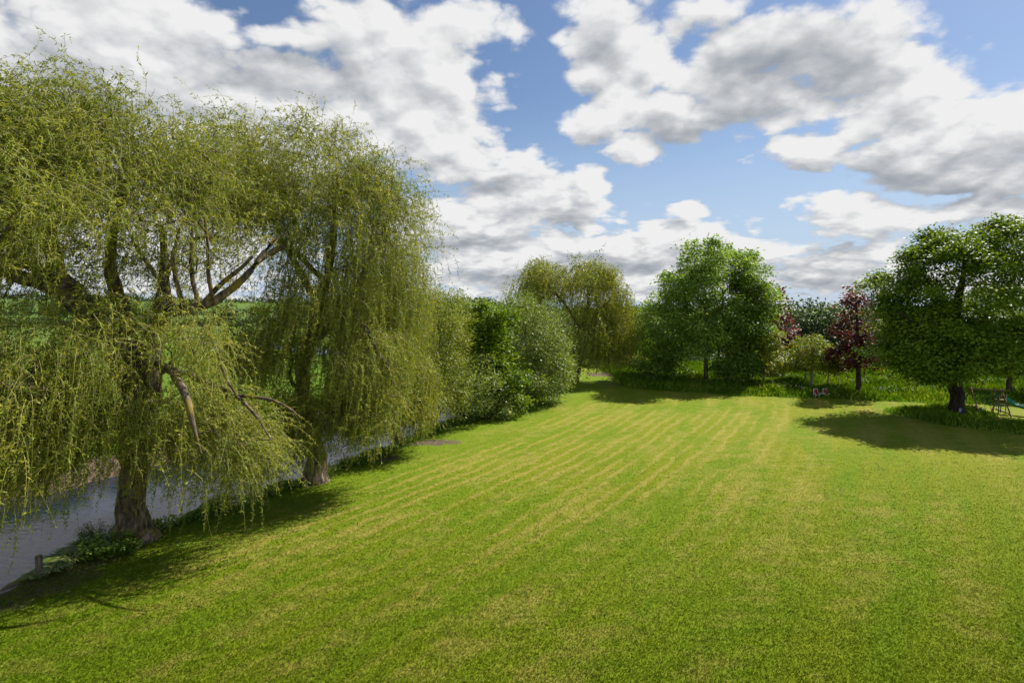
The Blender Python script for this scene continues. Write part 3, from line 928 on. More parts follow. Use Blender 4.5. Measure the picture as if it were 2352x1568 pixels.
# ---- far willow
b7 = ground(1318, 878)
Y7 = b7[1]
w7_trunk = [
    [(b7[0], b7[1], -0.2, 0.70), (b7[0], b7[1], 0.2, 0.52)] + limb([(1326, 840, Y7, 0.45), (1334, 800, Y7, 0.40), (1336, 770, Y7, 0.36), (1340, 740, Y7, 0.25), (1352, 700, Y7, 0.16), (1350, 640, Y7, 0.08)]),
    limb([(1337, 765, Y7, 0.25), (1362, 735, Y7 - .5, 0.2), (1375, 712, Y7 - .8, 0.14), (1400, 690, Y7 - 1, 0.08)]),
    limb([(1336, 760, Y7, 0.22), (1300, 700, Y7, 0.16), (1268, 665, Y7, 0.12), (1240, 640, Y7, 0.06)]),
    limb([(1345, 800, Y7 - .5, 0.16), (1385, 785, Y7 - 1.6, 0.13), (1410, 810, Y7 - 2.2, 0.07)]),
]
w7_specs = [
    (plobe(1240, 618, Y7, 24, 12, 1.4, 8), .3, 9, 1.2, 2.2, 1.5), (plobe(1345, 614, Y7, 30, 12, 1.4, 9), .3, 9, 1.2, 2.2, 1.5), (plobe(1395, 648, Y7, 20, 12, 1.4, 6), .3, 9, 1.2, 2.2, 1.3),
    (plobe(1255, 645, Y7, 68, 36, 3.4, 46), 0.4, 12, 1.6, 3.4, 0.4),
    (plobe(1345, 640, Y7, 62, 36, 3.6, 50), 0.4, 12, 1.6, 3.2, 0.45),
    (plobe(1300, 700, Y7, 100, 50, 4.0, 34), 0.4, 10, 1.4, 2.8, 0.3),
    (plobe(1405, 690, Y7, 40, 42, 3.4, 26), 0.45, 12, 2.2, 4.5, 0.25),
    (plobe(1390, 760, Y7 - 1, 56, 50, 3.4, 46), 0.4, 12, 2.6, 5.0, 0.15),
    (plobe(1350, 770, Y7 - 1.5, 60, 40, 2.6, 24), 0.4, 10, 2.4, 4.4, 0.15),
]
_, n4 = willow('weeping_willow', 'broad weeping willow with a leaning dark trunk at the far end of the lawn', w7_trunk, w7_specs, 21, GW, leaf=0.27, per_m=6.5, wmul=1.15)
print('willow leaves', n1, n2, n3, n4)

# ------------------------------------------------------------------ broad-leaved trees
GREENS = {
    'sallow': leaf_mat('sallow_leaf', [(0.0, (0.050, 0.085, 0.022)), (0.4, (0.105, 0.155, 0.040)), (0.75, (0.175, 0.225, 0.075)), (1.0, (0.29, 0.33, 0.17))], 0.32, (1.2, 1.15, 0.5), 0.45, 0.3, gain=(1.7, 1.6, 1.1)),
    'sallow_y': leaf_mat('osier_leaf', [(0.0, (0.058, 0.090, 0.018)), (0.4, (0.120, 0.160, 0.028)), (0.75, (0.185, 0.220, 0.050)), (1.0, (0.29, 0.31, 0.12))], 0.34, (1.2, 1.1, 0.45), 0.45, 0.3, gain=(1.7, 1.6, 1.0)),
    'maple': leaf_mat('maple_leaf', [(0.0, (0.045, 0.095, 0.008)), (0.5, (0.110, 0.180, 0.014)), (1.0, (0.22, 0.28, 0.030))], 0.38, gain=(1.25, 1.22, 1.0)),
    'tall': leaf_mat('ash_leaf', [(0.0, (0.030, 0.072, 0.012)), (0.5, (0.072, 0.140, 0.024)), (1.0, (0.145, 0.225, 0.045))], 0.40, (1.2, 1.25, 0.5), gain=(2.75, 2.2, 1.9)),
    'sycamore': leaf_mat('sycamore_leaf', [(0.0, (0.026, 0.060, 0.008)), (0.5, (0.055, 0.110, 0.014)), (1.0, (0.110, 0.175, 0.024))], 0.30, (1.5, 1.35, 0.3), gain=(2.5, 2.1, 1.1)),
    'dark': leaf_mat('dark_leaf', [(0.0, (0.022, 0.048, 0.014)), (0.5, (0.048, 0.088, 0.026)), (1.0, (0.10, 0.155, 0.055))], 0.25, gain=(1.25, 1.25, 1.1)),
    'purple': leaf_mat('copper_leaf', [(0.0, (0.022, 0.010, 0.011)), (0.5, (0.052, 0.021, 0.020)), (1.0, (0.13, 0.052, 0.044))], 0.30, (1.45, 0.8, 0.55), 0.5, 0.25, gain=(2.2, 1.7, 1.5)),
    'lime': leaf_mat('lime_leaf', [(0.0, (0.070, 0.110, 0.012)), (0.5, (0.150, 0.195, 0.026)), (0.9, (0.25, 0.27, 0.055)), (1.0, (0.30, 0.19, 0.07))], 0.35, gain=(1.7, 1.6, 1.1)),
    'wood': leaf_mat('woodland_leaf', [(0.0, (0.040, 0.078, 0.012)), (0.5, (0.090, 0.145, 0.020)), (1.0, (0.18, 0.22, 0.045))], 0.30, gain=(1.5, 1.45, 1.0)),
}


def tree(name, label, cat, base, trunk, lobes, kind, seed, nleaf, L, W, rc, flat=0.55, group=None, bark=None, shell=0.5,
         r_tip=0.012, power=0.42, step=0.9, droop=0.35, up=0.9, wob=0.16, upc=0.7, rag=0, ragl=1.0):
    r = np.random.default_rng(seed)
    root = empty(name, base, label, cat, group)
    tips = lobe_pts(lobes, r, shell)
    if rag:
        extra = []
        for _ in range(rag):
            c, rad, _n = lobes[r.integers(0, len(lobes))]
            u = rand_unit(1, r)[0]; u[2] = abs(u[2]) * 0.9 + 0.1
            u = u / np.linalg.norm(u)
            a_ = np.asarray(c) + u * np.asarray(rad) * 0.9
            b_ = a_ + (u * 0.6 + np.array([0, 0, 0.6])) * min(rad) * ragl * r.uniform(0.25, 0.55)
            k_ = r.integers(3, 6)
            extra.append(a_ + (b_ - a_) * np.linspace(0.2, 1, k_)[:, None] + r.normal(size=(k_, 3)) * 0.12)
        tips = np.concatenate([tips] + extra)
    tips = tips[tips[:, 2] > height(tips[:, 0], tips[:, 1]) + 0.35]
    ch, tp = grow(trunk, tips, r, step, r_tip=r_tip, power=power, wob=wob, up=upc)
    wood_mesh(ch, 'trunk', bark or M_bark, root, 0.09)
    ctr = tips.mean(axis=0) - np.array([0, 0, 1.0])
    v, f, tn = spray(tips, ctr, r, nleaf, rc, flat, L, W, up, droop)
    build('crown', v, f, GREENS[kind], root, {'tint': ('FACE', tn)})
    return root


def stem(b, top, r0, r1, lean=(0, 0), n=5):
    b, top = np.asarray(b, float), np.asarray(top, float)
    out = [(b[0], b[1], b[2] - 0.3, r0 * 1.35)]
    for k in range(n + 1):
        s = k / n
        p = b + (top - b) * s
        out.append((p[0] + lean[0] * math.sin(s * 3.1), p[1] + lean[1] * math.sin(s * 3.1), p[2], r0 + (r1 - r0) * s))
    return out


# big sycamore on the right
bs = ground(2201, 955)
YS = bs[1]
syc_trunk = [stem(bs, at(2196, 830, YS), 0.47, 0.42) + limb([(2192, 760, YS, 0.38), (2200, 690, YS, 0.26), (2215, 620, YS, 0.15), (2220, 560, YS, 0.07)]),
             limb([(2196, 850, YS, 0.26), (2150, 780, YS - 1, 0.2), (2100, 740, YS - 1.6, 0.13), (2060, 715, YS - 2, 0.06)]),
             limb([(2196, 830, YS, 0.28), (2240, 760, YS + .8, 0.2), (2290, 690, YS + 1, 0.14), (2330, 640, YS + 1, 0.07)]),
             limb([(2193, 770, YS, 0.22), (2150, 690, YS + .5, 0.15), (2120, 630, YS + .8, 0.08)]),
             limb([(2200, 860, YS, 0.2), (2280, 800, YS - 1.2, 0.15), (2350, 770, YS - 2, 0.08)])]
syc_lobes = [plobe(2235, 566, YS, 115, 52, 4.2, 58), plobe(2145, 612, YS, 72, 50, 4.0, 40), plobe(2330, 562, YS, 110, 58, 4.2, 50),
             plobe(2088, 665, YS, 58, 46, 4.2, 34), plobe(2210, 690, YS, 140, 80, 5.8, 46), plobe(2350, 720, YS, 110, 90, 5.0, 46),
             plobe(2068, 798, YS, 50, 44, 3.4, 34), plobe(2145, 808, YS - 1, 84, 46, 4.6, 40), plobe(2290, 800, YS - 1, 130, 50, 5.0, 60),
             plobe(2088, 728, YS, 58, 44, 3.8, 30), plobe(2160, 758, YS, 84, 50, 5, 30), plobe(2145, 858, YS - 2.0, 56, 22, 2.6, 14), plobe(2420, 660, YS, 80, 110, 5, 40)]
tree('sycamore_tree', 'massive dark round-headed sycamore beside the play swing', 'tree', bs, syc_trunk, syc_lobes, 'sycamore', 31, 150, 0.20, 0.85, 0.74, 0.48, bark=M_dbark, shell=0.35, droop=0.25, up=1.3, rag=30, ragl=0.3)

# green group in the middle
GM = 'tall green trees of the clump in the long grass'
clump = [
    (1550, 62, [(1548, 685, 62, 58, 60, 4.2, 56), (1508, 740, 62, 44, 56, 4.0, 44), (1520, 805, 61.5, 52, 36, 4.0, 40), (1500, 836, 61, 42, 20, 2.4, 16), (1545, 820, 61, 36, 40, 2.6, 16)], 660, 'leafy dark green tree at the left end of the clump, trunk half hidden'),
    (1625, 57, [(1612, 600, 57.5, 48, 42, 3.6, 50), (1578, 655, 57, 62, 54, 4.4, 54), (1630, 700, 57, 60, 64, 4.2, 36), (1592, 772, 56.5, 68, 50, 4, 46)], 600, 'tallest bright green tree of the clump, with a straight brown trunk'),
    (1649, 61, [(1670, 625, 61, 46, 56, 3.8, 36), (1656, 740, 61, 42, 60, 3.6, 26)], 620, 'slim green tree just right of the tallest one in the clump'),
    (1674, 57.5, [(1706, 628, 58.5, 50, 46, 3.6, 50), (1730, 690, 58, 42, 56, 3.6, 40), (1690, 750, 57.5, 46, 56, 3.4, 34), (1676, 845, 56.8, 20, 26, 1.4, 16)], 640, 'airy light green tree with a low leafy shoot around its trunk'),
    (1721, 58, [(1734, 765, 57.5, 38, 56, 2.8, 40), (1716, 830, 57, 26, 22, 1.8, 16), (1742, 700, 58.5, 32, 46, 2.6, 24)], 730, 'narrow green tree with a short bare stem before the copper maple'),
]
for i, (px, Y, lb, topy, lab) in enumerate(clump):
    x = (px - 1176) / FPX * Y
    b = np.array([x, Y, 0.1])
    tp = at(px + (lb[0][0] - px) * 0.6, topy + 20, Y)
    tree('green_tree', lab, 'tree', b, [stem(b, tp, 0.19 if i != 1 else 0.23, 0.06, (rng.uniform(-.3, .3), 0), 8)], [plobe(*q) for q in lb], 'tall', 40 + i,
         76, 0.25, 0.7, 0.70, 0.6, GM, shell=0.3, rag=14, ragl=0.6)

# copper / purple trees
GP = 'purple-leaved maples'
b = np.array([(1768 - 1176) / FPX * 66, 66, 0.1])
tree('copper_maple', 'dark purple maple showing through behind the right side of the green clump', 'tree', b, [stem(b, at(1764, 680, 66), 0.24, 0.05)],
     [plobe(1764, 700, 66, 26, 50, 2.6, 34), plobe(1775, 770, 66, 34, 50, 3, 46), plobe(1745, 830, 66, 40, 40, 3, 34)], 'purple', 50, 66, 0.32, 0.8, 0.7, 0.6, GP, M_dbark)
bp = ground(1971, 912)
tree('copper_maple', 'purple maple with a bare leaning lower trunk at the edge of the lawn', 'tree', bp, [stem(bp, at(1966, 690, bp[1]), 0.24, 0.05, (0.1, 0))],
     [plobe(1970, 688, 50.5, 22, 36, 1.6, 20), plobe(1962, 750, 51, 34, 40, 2.4, 30), plobe(1958, 815, 51, 46, 32, 2.6, 34), plobe(1998, 800, 50, 34, 46, 2.4, 20)], 'purple', 51, 58, 0.24, 0.8, 0.55, 0.6, GP, M_dbark)

# small light trees before the wood
GS = 'small light-leaved trees in the long grass'
small = [
    (1757, 56.5, [(1762, 783, 56.3, 36, 30, 2.2, 40), (1778, 828, 56, 44, 26, 2.2, 44)], 'small yellow-green tree with reddish tips on a pale thin stem beside the clump', 0.13, 'lime'),
    (1853, 57.5, [(1848, 805, 57.5, 26, 24, 1.8, 34)], 'little pale tree partly behind the round-topped one, on a thin grey stem', 0.09, 'lime'),
    (1867, 54.5, [(1868, 798, 54.5, 36, 28, 2.0, 44), (1866, 833, 54.3, 44, 16, 2.0, 26)], 'round-topped pale green small tree on a forked grey stem', 0.14, 'lime'),
    (1904, 53.0, [(1908, 831, 53, 20, 18, 1.4, 26), (1918, 845, 53, 16, 10, 1.2, 14)], 'small thin-stemmed pale tree standing behind the white seat', 0.09, 'lime'),
]
for i, (px, Y, lb, lab, r0, k) in enumerate(small):
    b = np.array([(px - 1176) / FPX * Y, Y, 0.1])
    tp = at(px, lb[0][1], Y)
    tree('small_tree', lab, 'tree', b, [stem(b, tp, r0, 0.03, (0.05, 0))], [plobe(*q) for q in lb], k, 60 + i, 52, 0.22, 0.65, 0.40, 0.7, GS, M_pbark, r_tip=0.01)

# riverside bushes
GB = 'bushy sallows and maple between the willows'


def bush(label, base, lobes, kind, seed, nleaf, L, W, rc, flat, nstem=5, name='riverside_bush', sr=0.10):
    r = np.random.default_rng(seed + 500)
    b = np.asarray(base, float)
    st = []
    for k in range(nstem):
        c, rad, _ = lobes[k % len(lobes)]
        tp = c + rand_unit(1, r)[0] * rad * 0.45
        o = b + np.array([r.uniform(-.5, .5), r.uniform(-.5, .5), 0])
        st.append([(o[0], o[1], o[2] - .2, sr * 1.2), (*(o + (tp - o) * 0.3 + np.array([0, 0, 0.4])), sr), (*(o + (tp - o) * 0.65 + np.array([0, 0, .4])), sr * .6), (*tp, sr * .3)])
    return tree(name, label, 'bush', b, st, lobes, kind, seed, nleaf, L, W, rc, flat, GB, M_dbark, shell=0.45, r_tip=0.011, power=0.38, step=0.7, droop=0.1, up=0.4, rag=16)


def on_bank(Y, s=0.2):
    return np.array([np.interp(Y, _yy, _bx) + s, Y, 0.0])


bush('feathery yellow-green sallow with upright shoots, next to the hanging willow curtain', on_bank(37, -0.4),
     [plobe(985, 790, 37.5, 66, 90, 3.0, 120), plobe(1000, 715, 37.5, 40, 42, 2.0, 40), plobe(1020, 850, 36.5, 58, 60, 2.4, 80), plobe(1045, 760, 38.5, 44, 60, 2.4, 50), plobe(1030, 920, 36.5, 50, 30, 1.6, 30)],
     'sallow_y', 70, 72, 0.16, 0.34, 0.5, 0.9, 7)
bush('glossy bright green field maple squeezed between two grey-green sallows', on_bank(43.5, 0.2),
     [plobe(1130, 745, 43, 44, 42, 2.2, 46), plobe(1120, 800, 43, 52, 56, 2.6, 66), plobe(1150, 860, 42.5, 66, 46, 2.6, 66), plobe(1160, 920, 42, 50, 24, 1.6, 26)],
     'maple', 71, 74, 0.20, 0.85, 0.5, 0.5, 5)
bush('large rounded grey-green sallow bulging over the lawn edge', on_bank(48.5, 0.0),
     [plobe(1185, 715, 48.5, 56, 46, 3.0, 60), plobe(1230, 770, 48, 66, 66, 3.4, 100), plobe(1265, 820, 47.5, 50, 54, 2.8, 70), plobe(1230, 880, 46, 66, 40, 2.4, 80), plobe(1280, 860, 48, 30, 30, 2, 30)],
     'sallow', 72, 76, 0.20, 0.40, 0.55, 0.8, 7)
bush('low dark sallow thicket drooping over the bank below the maple', on_bank(40, 0.0),
     [plobe(1085, 890, 39, 52, 50, 1.8, 70), plobe(1140, 930, 40.5, 50, 22, 1.4, 34)],
     'sallow', 73, 64, 0.18, 0.4, 0.45, 0.8, 5)
bush('grey-green sallow in the gap behind the yellow-green one', on_bank(43, -2.5),
     [plobe(1070, 752, 45, 50, 56, 2.6, 70), plobe(1050, 830, 45, 50, 60, 2.6, 50)],
     'sallow', 74, 60, 0.2, 0.4, 0.6, 0.8, 5)

# ---- the wood that closes the view
wood_specs = [
    # px, Y, top py, half width px, kind, label
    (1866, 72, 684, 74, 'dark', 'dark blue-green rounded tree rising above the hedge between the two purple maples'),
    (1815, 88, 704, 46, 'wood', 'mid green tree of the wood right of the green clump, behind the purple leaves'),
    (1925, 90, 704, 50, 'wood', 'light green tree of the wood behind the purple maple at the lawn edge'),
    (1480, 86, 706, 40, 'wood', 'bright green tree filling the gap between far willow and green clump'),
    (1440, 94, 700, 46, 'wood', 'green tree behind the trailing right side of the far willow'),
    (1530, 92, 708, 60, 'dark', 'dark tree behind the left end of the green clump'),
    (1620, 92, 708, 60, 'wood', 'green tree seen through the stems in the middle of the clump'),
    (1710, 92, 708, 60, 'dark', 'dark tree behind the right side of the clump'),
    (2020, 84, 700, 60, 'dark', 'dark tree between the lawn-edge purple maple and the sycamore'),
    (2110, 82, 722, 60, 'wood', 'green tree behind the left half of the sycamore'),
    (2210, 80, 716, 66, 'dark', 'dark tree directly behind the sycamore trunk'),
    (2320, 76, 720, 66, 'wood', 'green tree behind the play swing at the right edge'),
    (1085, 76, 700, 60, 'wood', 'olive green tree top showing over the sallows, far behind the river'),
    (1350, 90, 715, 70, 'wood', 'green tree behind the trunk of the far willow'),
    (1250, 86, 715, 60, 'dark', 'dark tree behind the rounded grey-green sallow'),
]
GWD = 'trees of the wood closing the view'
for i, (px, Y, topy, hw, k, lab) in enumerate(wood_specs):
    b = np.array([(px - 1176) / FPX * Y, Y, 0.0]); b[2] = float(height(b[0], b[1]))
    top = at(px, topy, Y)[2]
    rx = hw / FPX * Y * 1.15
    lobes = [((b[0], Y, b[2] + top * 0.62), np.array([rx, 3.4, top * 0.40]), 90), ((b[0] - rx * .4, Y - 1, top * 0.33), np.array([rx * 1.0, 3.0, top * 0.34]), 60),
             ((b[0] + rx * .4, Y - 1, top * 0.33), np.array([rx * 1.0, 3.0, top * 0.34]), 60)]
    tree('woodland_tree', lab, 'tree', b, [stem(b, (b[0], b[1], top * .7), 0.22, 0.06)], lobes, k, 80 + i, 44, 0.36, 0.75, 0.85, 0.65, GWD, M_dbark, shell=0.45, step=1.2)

# undergrowth along the foot of the wood
GU = 'shrubs at the foot of the wood'
shrubs = [(1455, 73, 815, 44, 'lime', 'yellowish low shrub where the leaf-strewn path enters the wood'),
          (1500, 76, 815, 36, 'wood', 'bright shrub under the left branches of the clump'),
          (1560, 80, 815, 54, 'dark', 'dark shrub behind the left trunks of the clump'),
          (1650, 80, 815, 54, 'dark', 'dark shrub behind the middle trunks of the clump'),
          (1740, 80, 812, 54, 'dark', 'dark shrub behind the right trunks of the clump'),
          (1830, 80, 805, 56, 'dark', 'dark shrub behind the pair of pale small trees'),
          (1930, 78, 810, 56, 'dark', 'dark shrub behind the thin-stemmed pale tree'),
          (2030, 74, 815, 60, 'dark', 'dark shrub right of the purple maple trunk'),
          (2120, 70, 815, 54, 'dark', 'dark shrub left of the sycamore trunk beyond the long grass'),
          (2230, 70, 815, 60, 'dark', 'dark shrub behind the swing beam'),
          (2340, 68, 815, 60, 'dark', 'dark shrub behind the slide'),
          (1360, 76, 828, 36, 'wood', 'fresh green shrub right of the leaning far willow trunk'),
          (1415, 78, 825, 36, 'dark', 'dark shrub beyond the end of the leaf-strewn path')]
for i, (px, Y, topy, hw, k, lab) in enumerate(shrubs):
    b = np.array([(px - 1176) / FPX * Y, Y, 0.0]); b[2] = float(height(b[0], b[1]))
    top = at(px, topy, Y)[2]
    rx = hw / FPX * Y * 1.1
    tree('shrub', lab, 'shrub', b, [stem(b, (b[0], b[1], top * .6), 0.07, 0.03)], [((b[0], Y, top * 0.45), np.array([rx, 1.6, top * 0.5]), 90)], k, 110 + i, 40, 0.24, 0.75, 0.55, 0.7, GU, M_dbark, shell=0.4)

# tree just behind the slide
bt = np.array([(2325 - 1176) / FPX * 50, 50, 0.0])
tree('small_tree', 'young tree with a pale straight trunk behind the slide', 'tree', bt, [stem(bt, at(2328, 800, 50), 0.24, 0.1)], [plobe(2330, 810, 50, 60, 50, 3, 70)], 'sycamore', 140, 60, 0.25, 0.8, 0.6, 0.5, None, M_bark)

# ---- far side of the river: hedgerow and field trees
GF = 'hedgerow trees in the fields across the river'
far_t = [(125, 330, 684, 22, 'dark', 'rounded tree on the distant field hedge at far left'), (60, 420, 686, 20, 'dark', 'far tree left of the rounded hedge tree'),
         (215, 380, 688, 22, 'dark', 'tree on the skyline between the two big limbs of the near willow'), (300, 300, 690, 30, 'wood', 'light green field tree behind the near willow fork'),
         (520, 260, 692, 34, 'dark', 'dark field tree under the sky gap of the near willow'), (600, 310, 696, 24, 'wood', 'small field tree right of the sky gap'),
         (690, 220, 694, 36, 'dark', 'dark field tree behind the second willow'), (850, 180, 692, 40, 'wood', 'field tree behind the right half of the second willow'), (-30, 360, 690, 24, 'wood', 'pale field tree at the left edge of the view'),
         (400, 340, 695, 26, 'dark', 'low field tree behind the near willow trunk top')]
for i, (px, Y, topy, hw, k, lab) in enumerate(far_t):
    b = np.array([(px - 1176) / FPX * Y, Y, 0.0]); b[2] = float(height(b[0], b[1]))
    top = max(at(px, topy, Y)[2] - b[2], 5.0)
    rx = hw / FPX * Y
    tree('field_tree', lab, 'tree', b, [stem(b, (b[0], b[1], b[2] + top * .7), 0.3, 0.1)], [((b[0], Y, b[2] + top * 0.55), np.array([rx, rx * .8, top * 0.45]), 46)], k, 150 + i, 30, 1.0, 0.7, 1.6, 0.7, GF, M_dbark, shell=0.4, step=3)


def hedge(label, pts, h, w, seed, n, L, kind):
    r = np.random.default_rng(seed)
    pts = np.array(pts, float)
    seg = np.linalg.norm(np.diff(pts, axis=0), axis=1); cum = np.concatenate([[0], np.cumsum(seg)])
    s = r.random(n) * cum[-1]
    x, y = np.interp(s, cum, pts[:, 0]), np.interp(s, cum, pts[:, 1])
    x = x + r.normal(size=n) * w * .4; y = y + r.normal(size=n) * w * .4
    hh = h * (0.7 + 0.5 * np.sin(s * 0.05 + seed) ** 2 + 0.25 * np.sin(s * 0.31))
    z = height(x, y) + hh * r.random(n) ** 0.7
    P = np.stack([x, y, z], -1)
    v, f, tn = leaf_quads(P, rand_unit(n, r), rand_unit(n, r) + np.array([0, 0, .8]), L, L * .7, np.clip(r.normal(.5, .2, n), 0, 1))
    tag(build('hedge', v, f, GREENS[kind], None, {'tint': ('FACE', tn)}), label, 'hedge', 'field hedges across the river')


hedge('nearest dark hedge line across the fields behind the willows', [(-230, 210), (-120, 235), (-40, 250), (60, 240)], 3.2, 2.5, 1, 9000, 1.0, 'dark')
hedge('middle hedge line of the distant fields', [(-420, 370), (-220, 420), (-60, 440), (80, 430)], 4.0, 4.0, 2, 9000, 1.4, 'dark')
hedge('farthest hedge line along the skyline', [(-1000, 800), (-500, 900), (-100, 950), (400, 900)], 8.0, 9.0, 3, 12000, 3.0, 'dark')

# ------------------------------------------------------------------ grass and bank plants
def blades(x, y, h, w, r, lean=0.35, z=None):
    n = len(x)
    z = height(x, y) if z is None else z
    a = r.uniform(0, 6.283, n)
    d = np.stack([np.cos(a), np.sin(a), np.zeros(n)], -1)
    ln = r.normal(size=(n, 2)) * lean
    tip = np.stack([x + ln[:, 0] * h, y + ln[:, 1] * h, z + h], -1)
    mid = np.stack([x + ln[:, 0] * h * .3, y + ln[:, 1] * h * .3, z + h * .6], -1)
    b = np.stack([x, y, z - 0.02], -1)
    w = np.broadcast_to(w, (n,))[:, None]
    V = np.stack([b - d * w / 2, b + d * w / 2, mid + d * w * .35, tip, mid - d * w * .35], 1)
    o = np.arange(n)[:, None] * 5
    return V.reshape(-1, 3), np.concatenate([o + [0, 1, 2, 3], ], 1), (o + [0, 3, 4])


M_long = leaf_mat('meadow_blade', [(0.0, (0.045, 0.110, 0.010)), (0.5, (0.095, 0.185, 0.018)), (0.9, (0.17, 0.26, 0.04)), (1.0, (0.33, 0.33, 0.13))], 0.40, (1.25, 1.2, 0.4), 0.5, 0.3, (2.3, 2.1, 1.4))


def long_grass():
    r = np.random.default_rng(200)
    n = 300000
    x = r.uniform(10.5, 56, n); y = r.uniform(33, 78, n)
    md = meadow(x, y)
    vis = (x / y < 0.96)
    keep = (md > -0.05) & vis & (r.random(n) < np.where(y < 60, 1.0, 0.45))
    x, y, md = x[keep], y[keep], md[keep]
    bed = (y < 46.3) & (md < 3)
    h = (0.22 + 0.36 * sstep(0, 1.4, md)) * r.uniform(0.6, 1.35, len(x)) * np.where(bed, 0.7, 1.0)
    h *= 0.75 + 0.5 * (np.sin(x * 1.1 + np.sin(y * 0.9) * 2) * 0.5 + 0.5)
    v, q, t3 = blades(x, y, h, 0.028, r, 0.28)
    tint = np.clip(0.45 + 0.22 * np.sin(x * 0.7 + y * 0.5) * np.sin(y * 0.9 - x * .2) + r.normal(0, 0.27, len(x)), 0, 1)
    tag(build('meadow_grass', v, [q, t3], M_long, None, {'tint': ('FACE', np.concatenate([tint, tint]))}), 'long uncut grass under the trees and around the sycamore', 'grass', kind='stuff')
    # cow parsley heads
    m = 420
    x = r.uniform(13, 50, m * 6); y = r.uniform(48, 62, m * 6)
    k = (meadow(x, y) > 0.6) & (x / y < .95) & (np.sin(x * .8) * np.sin(y * 1.1 + x * .3) > 0.35)
    x, y = x[k][:m], y[k][:m]
    h = r.uniform(0.55, 0.95, len(x))
    P, D = [], []
    for j in range(5):
        P.append(np.stack([x + r.normal(size=len(x)) * .06, y + r.normal(size=len(x)) * .06, height(x, y) + h + r.normal(size=len(x)) * .03], -1))
    P = np.concatenate(P)
    v, f, tn = leaf_quads(P, norm(r.normal(size=P.shape) * [1, 1, .2]), np.array([0, 0, 1.0]) + r.normal(size=P.shape) * .2, 0.06, 0.05, r.random(len(P)))
    tag(build('meadow_flowers', v, f, plain_mat('white_petal', (0.5, 0.52, 0.40), 0.7, 0.1), None, None), 'white flower heads scattered in the long grass', 'flowers', kind='stuff')


long_grass()


def lawn_blades():
    """blades of the mown grass, thickest where the lawn is nearest"""
    r = np.random.default_rng(201)
    n = 420000
    y = 10.8 + 30 * (1 - (1 - r.random(n)) ** 0.30)
    x = r.uniform(-1, 1, n) * 0.96 * y
    k = bank(x, y) > 0.7
    x, y = x[k], y[k]
    h = r.uniform(0.018, 0.045, len(x))
    v, q, t3 = blades(x, y, h, 0.007 + 0.0004 * (y - 11), r, 0.7)
    m, t, out = new_mat('mown_grass')
    pos = t.node('ShaderNodeNewGeometry').outputs['Position']
    c, _, _ = lawn_color(t, pos, t.attr('bank'), t.attr('stripe'))
    c = t.mix(1.0, c, t.ramp(t.attr('tint'), [(0.0, (1.1, 1.12, 1.1)), (1.0, (1.6, 1.52, 1.4))]), 'MULTIPLY')
    p = principled(t, None, c, 0.55, spec=0.2)
    tr = t.node('ShaderNodeBsdfTranslucent'); t.put(tr.inputs['Color'], c)
    mx = t.node('ShaderNodeMixShader'); mx.inputs[0].default_value = 0.5
    t.l.new(p.outputs[0], mx.inputs[1]); t.l.new(tr.outputs[0], mx.inputs[2]); t.l.new(mx.outputs[0], out.inputs['Surface'])
    tn = np.clip(r.normal(.5, .25, len(x)), 0, 1)
    tag(build('lawn_grass', v, [q, t3], m, None, {'tint': ('FACE', np.concatenate([tn, tn])), 'bank': ('POINT', np.repeat(bank(x, y), 5)), 'stripe': ('POINT', np.repeat(stripe_at(x, y), 5))}),
        'short mown grass blades of the lawn', 'grass', kind='stuff')


lawn_blades()

M_sedge = leaf_mat('sedge_blade', [(0.0, (0.045, 0.090, 0.012)), (0.6, (0.105, 0.165, 0.022)), (1.0, (0.26, 0.24, 0.08))], 0.3)
M_nettle = leaf_mat('nettle_leaf', [(0.0, (0.040, 0.085, 0.012)), (0.5, (0.085, 0.155, 0.022)), (1.0, (0.17, 0.24, 0.06))], 0.3)


def sedge(px, py, label, rad, h, n, seed):
    r = np.random.default_rng(seed)
    b = ground(px, py, -0.1)
    root = b
    a = r.uniform(0, 6.283, n); q = rad * np.sqrt(r.random(n)) * 0.5
    K = 5
    st = np.stack([b[0] + np.cos(a) * q, b[1] + np.sin(a) * q, height(b[0] + np.cos(a) * q, b[1] + np.sin(a) * q)], -1)
    aa = a + r.normal(size=n) * .5
    d = norm(np.stack([np.cos(aa) * .55, np.sin(aa) * .55, np.ones(n)], -1))
    P = strands(st, d, h * r.uniform(.6, 1.3, n), r, K, 0.55)
    S = np.stack([-np.sin(aa), np.cos(aa), np.zeros(n)], -1)
    w = np.array([0.018, 0.022, 0.02, 0.014, 0.003])
    V = np.stack([P - S[:, None] * w[None, :, None], P + S[:, None] * w[None, :, None]], 2).reshape(-1, 3)
    i = (np.arange(n)[:, None] * K * 2 + np.arange(K - 1)[None, :] * 2).ravel()
    tn = np.repeat(np.clip(r.normal(.5, .25, n), 0, 1), K - 1)
    o = build('sedge_clump', V, np.stack([i, i + 1, i + 3, i + 2], -1), M_sedge, None, {'tint': ('FACE', tn)})
    tag(o, label, 'plant', 'sedge clumps on the bank')


sedge(160, 1290, 'broad arching sedge clump on bare soil near the mooring post', 0.75, 0.65, 420, 1)
sedge(195, 1265, 'sedge clump at the water edge between the mooring post and the nettles', 0.55, 0.6, 260, 2)
sedge(122, 1318, 'thin sedge tuft just right of the mooring post', 0.45, 0.45, 150, 3)
sedge(80, 1335, 'small sedge tuft at the foot of the mooring post by the timber edge', 0.3, 0.35, 90, 4)


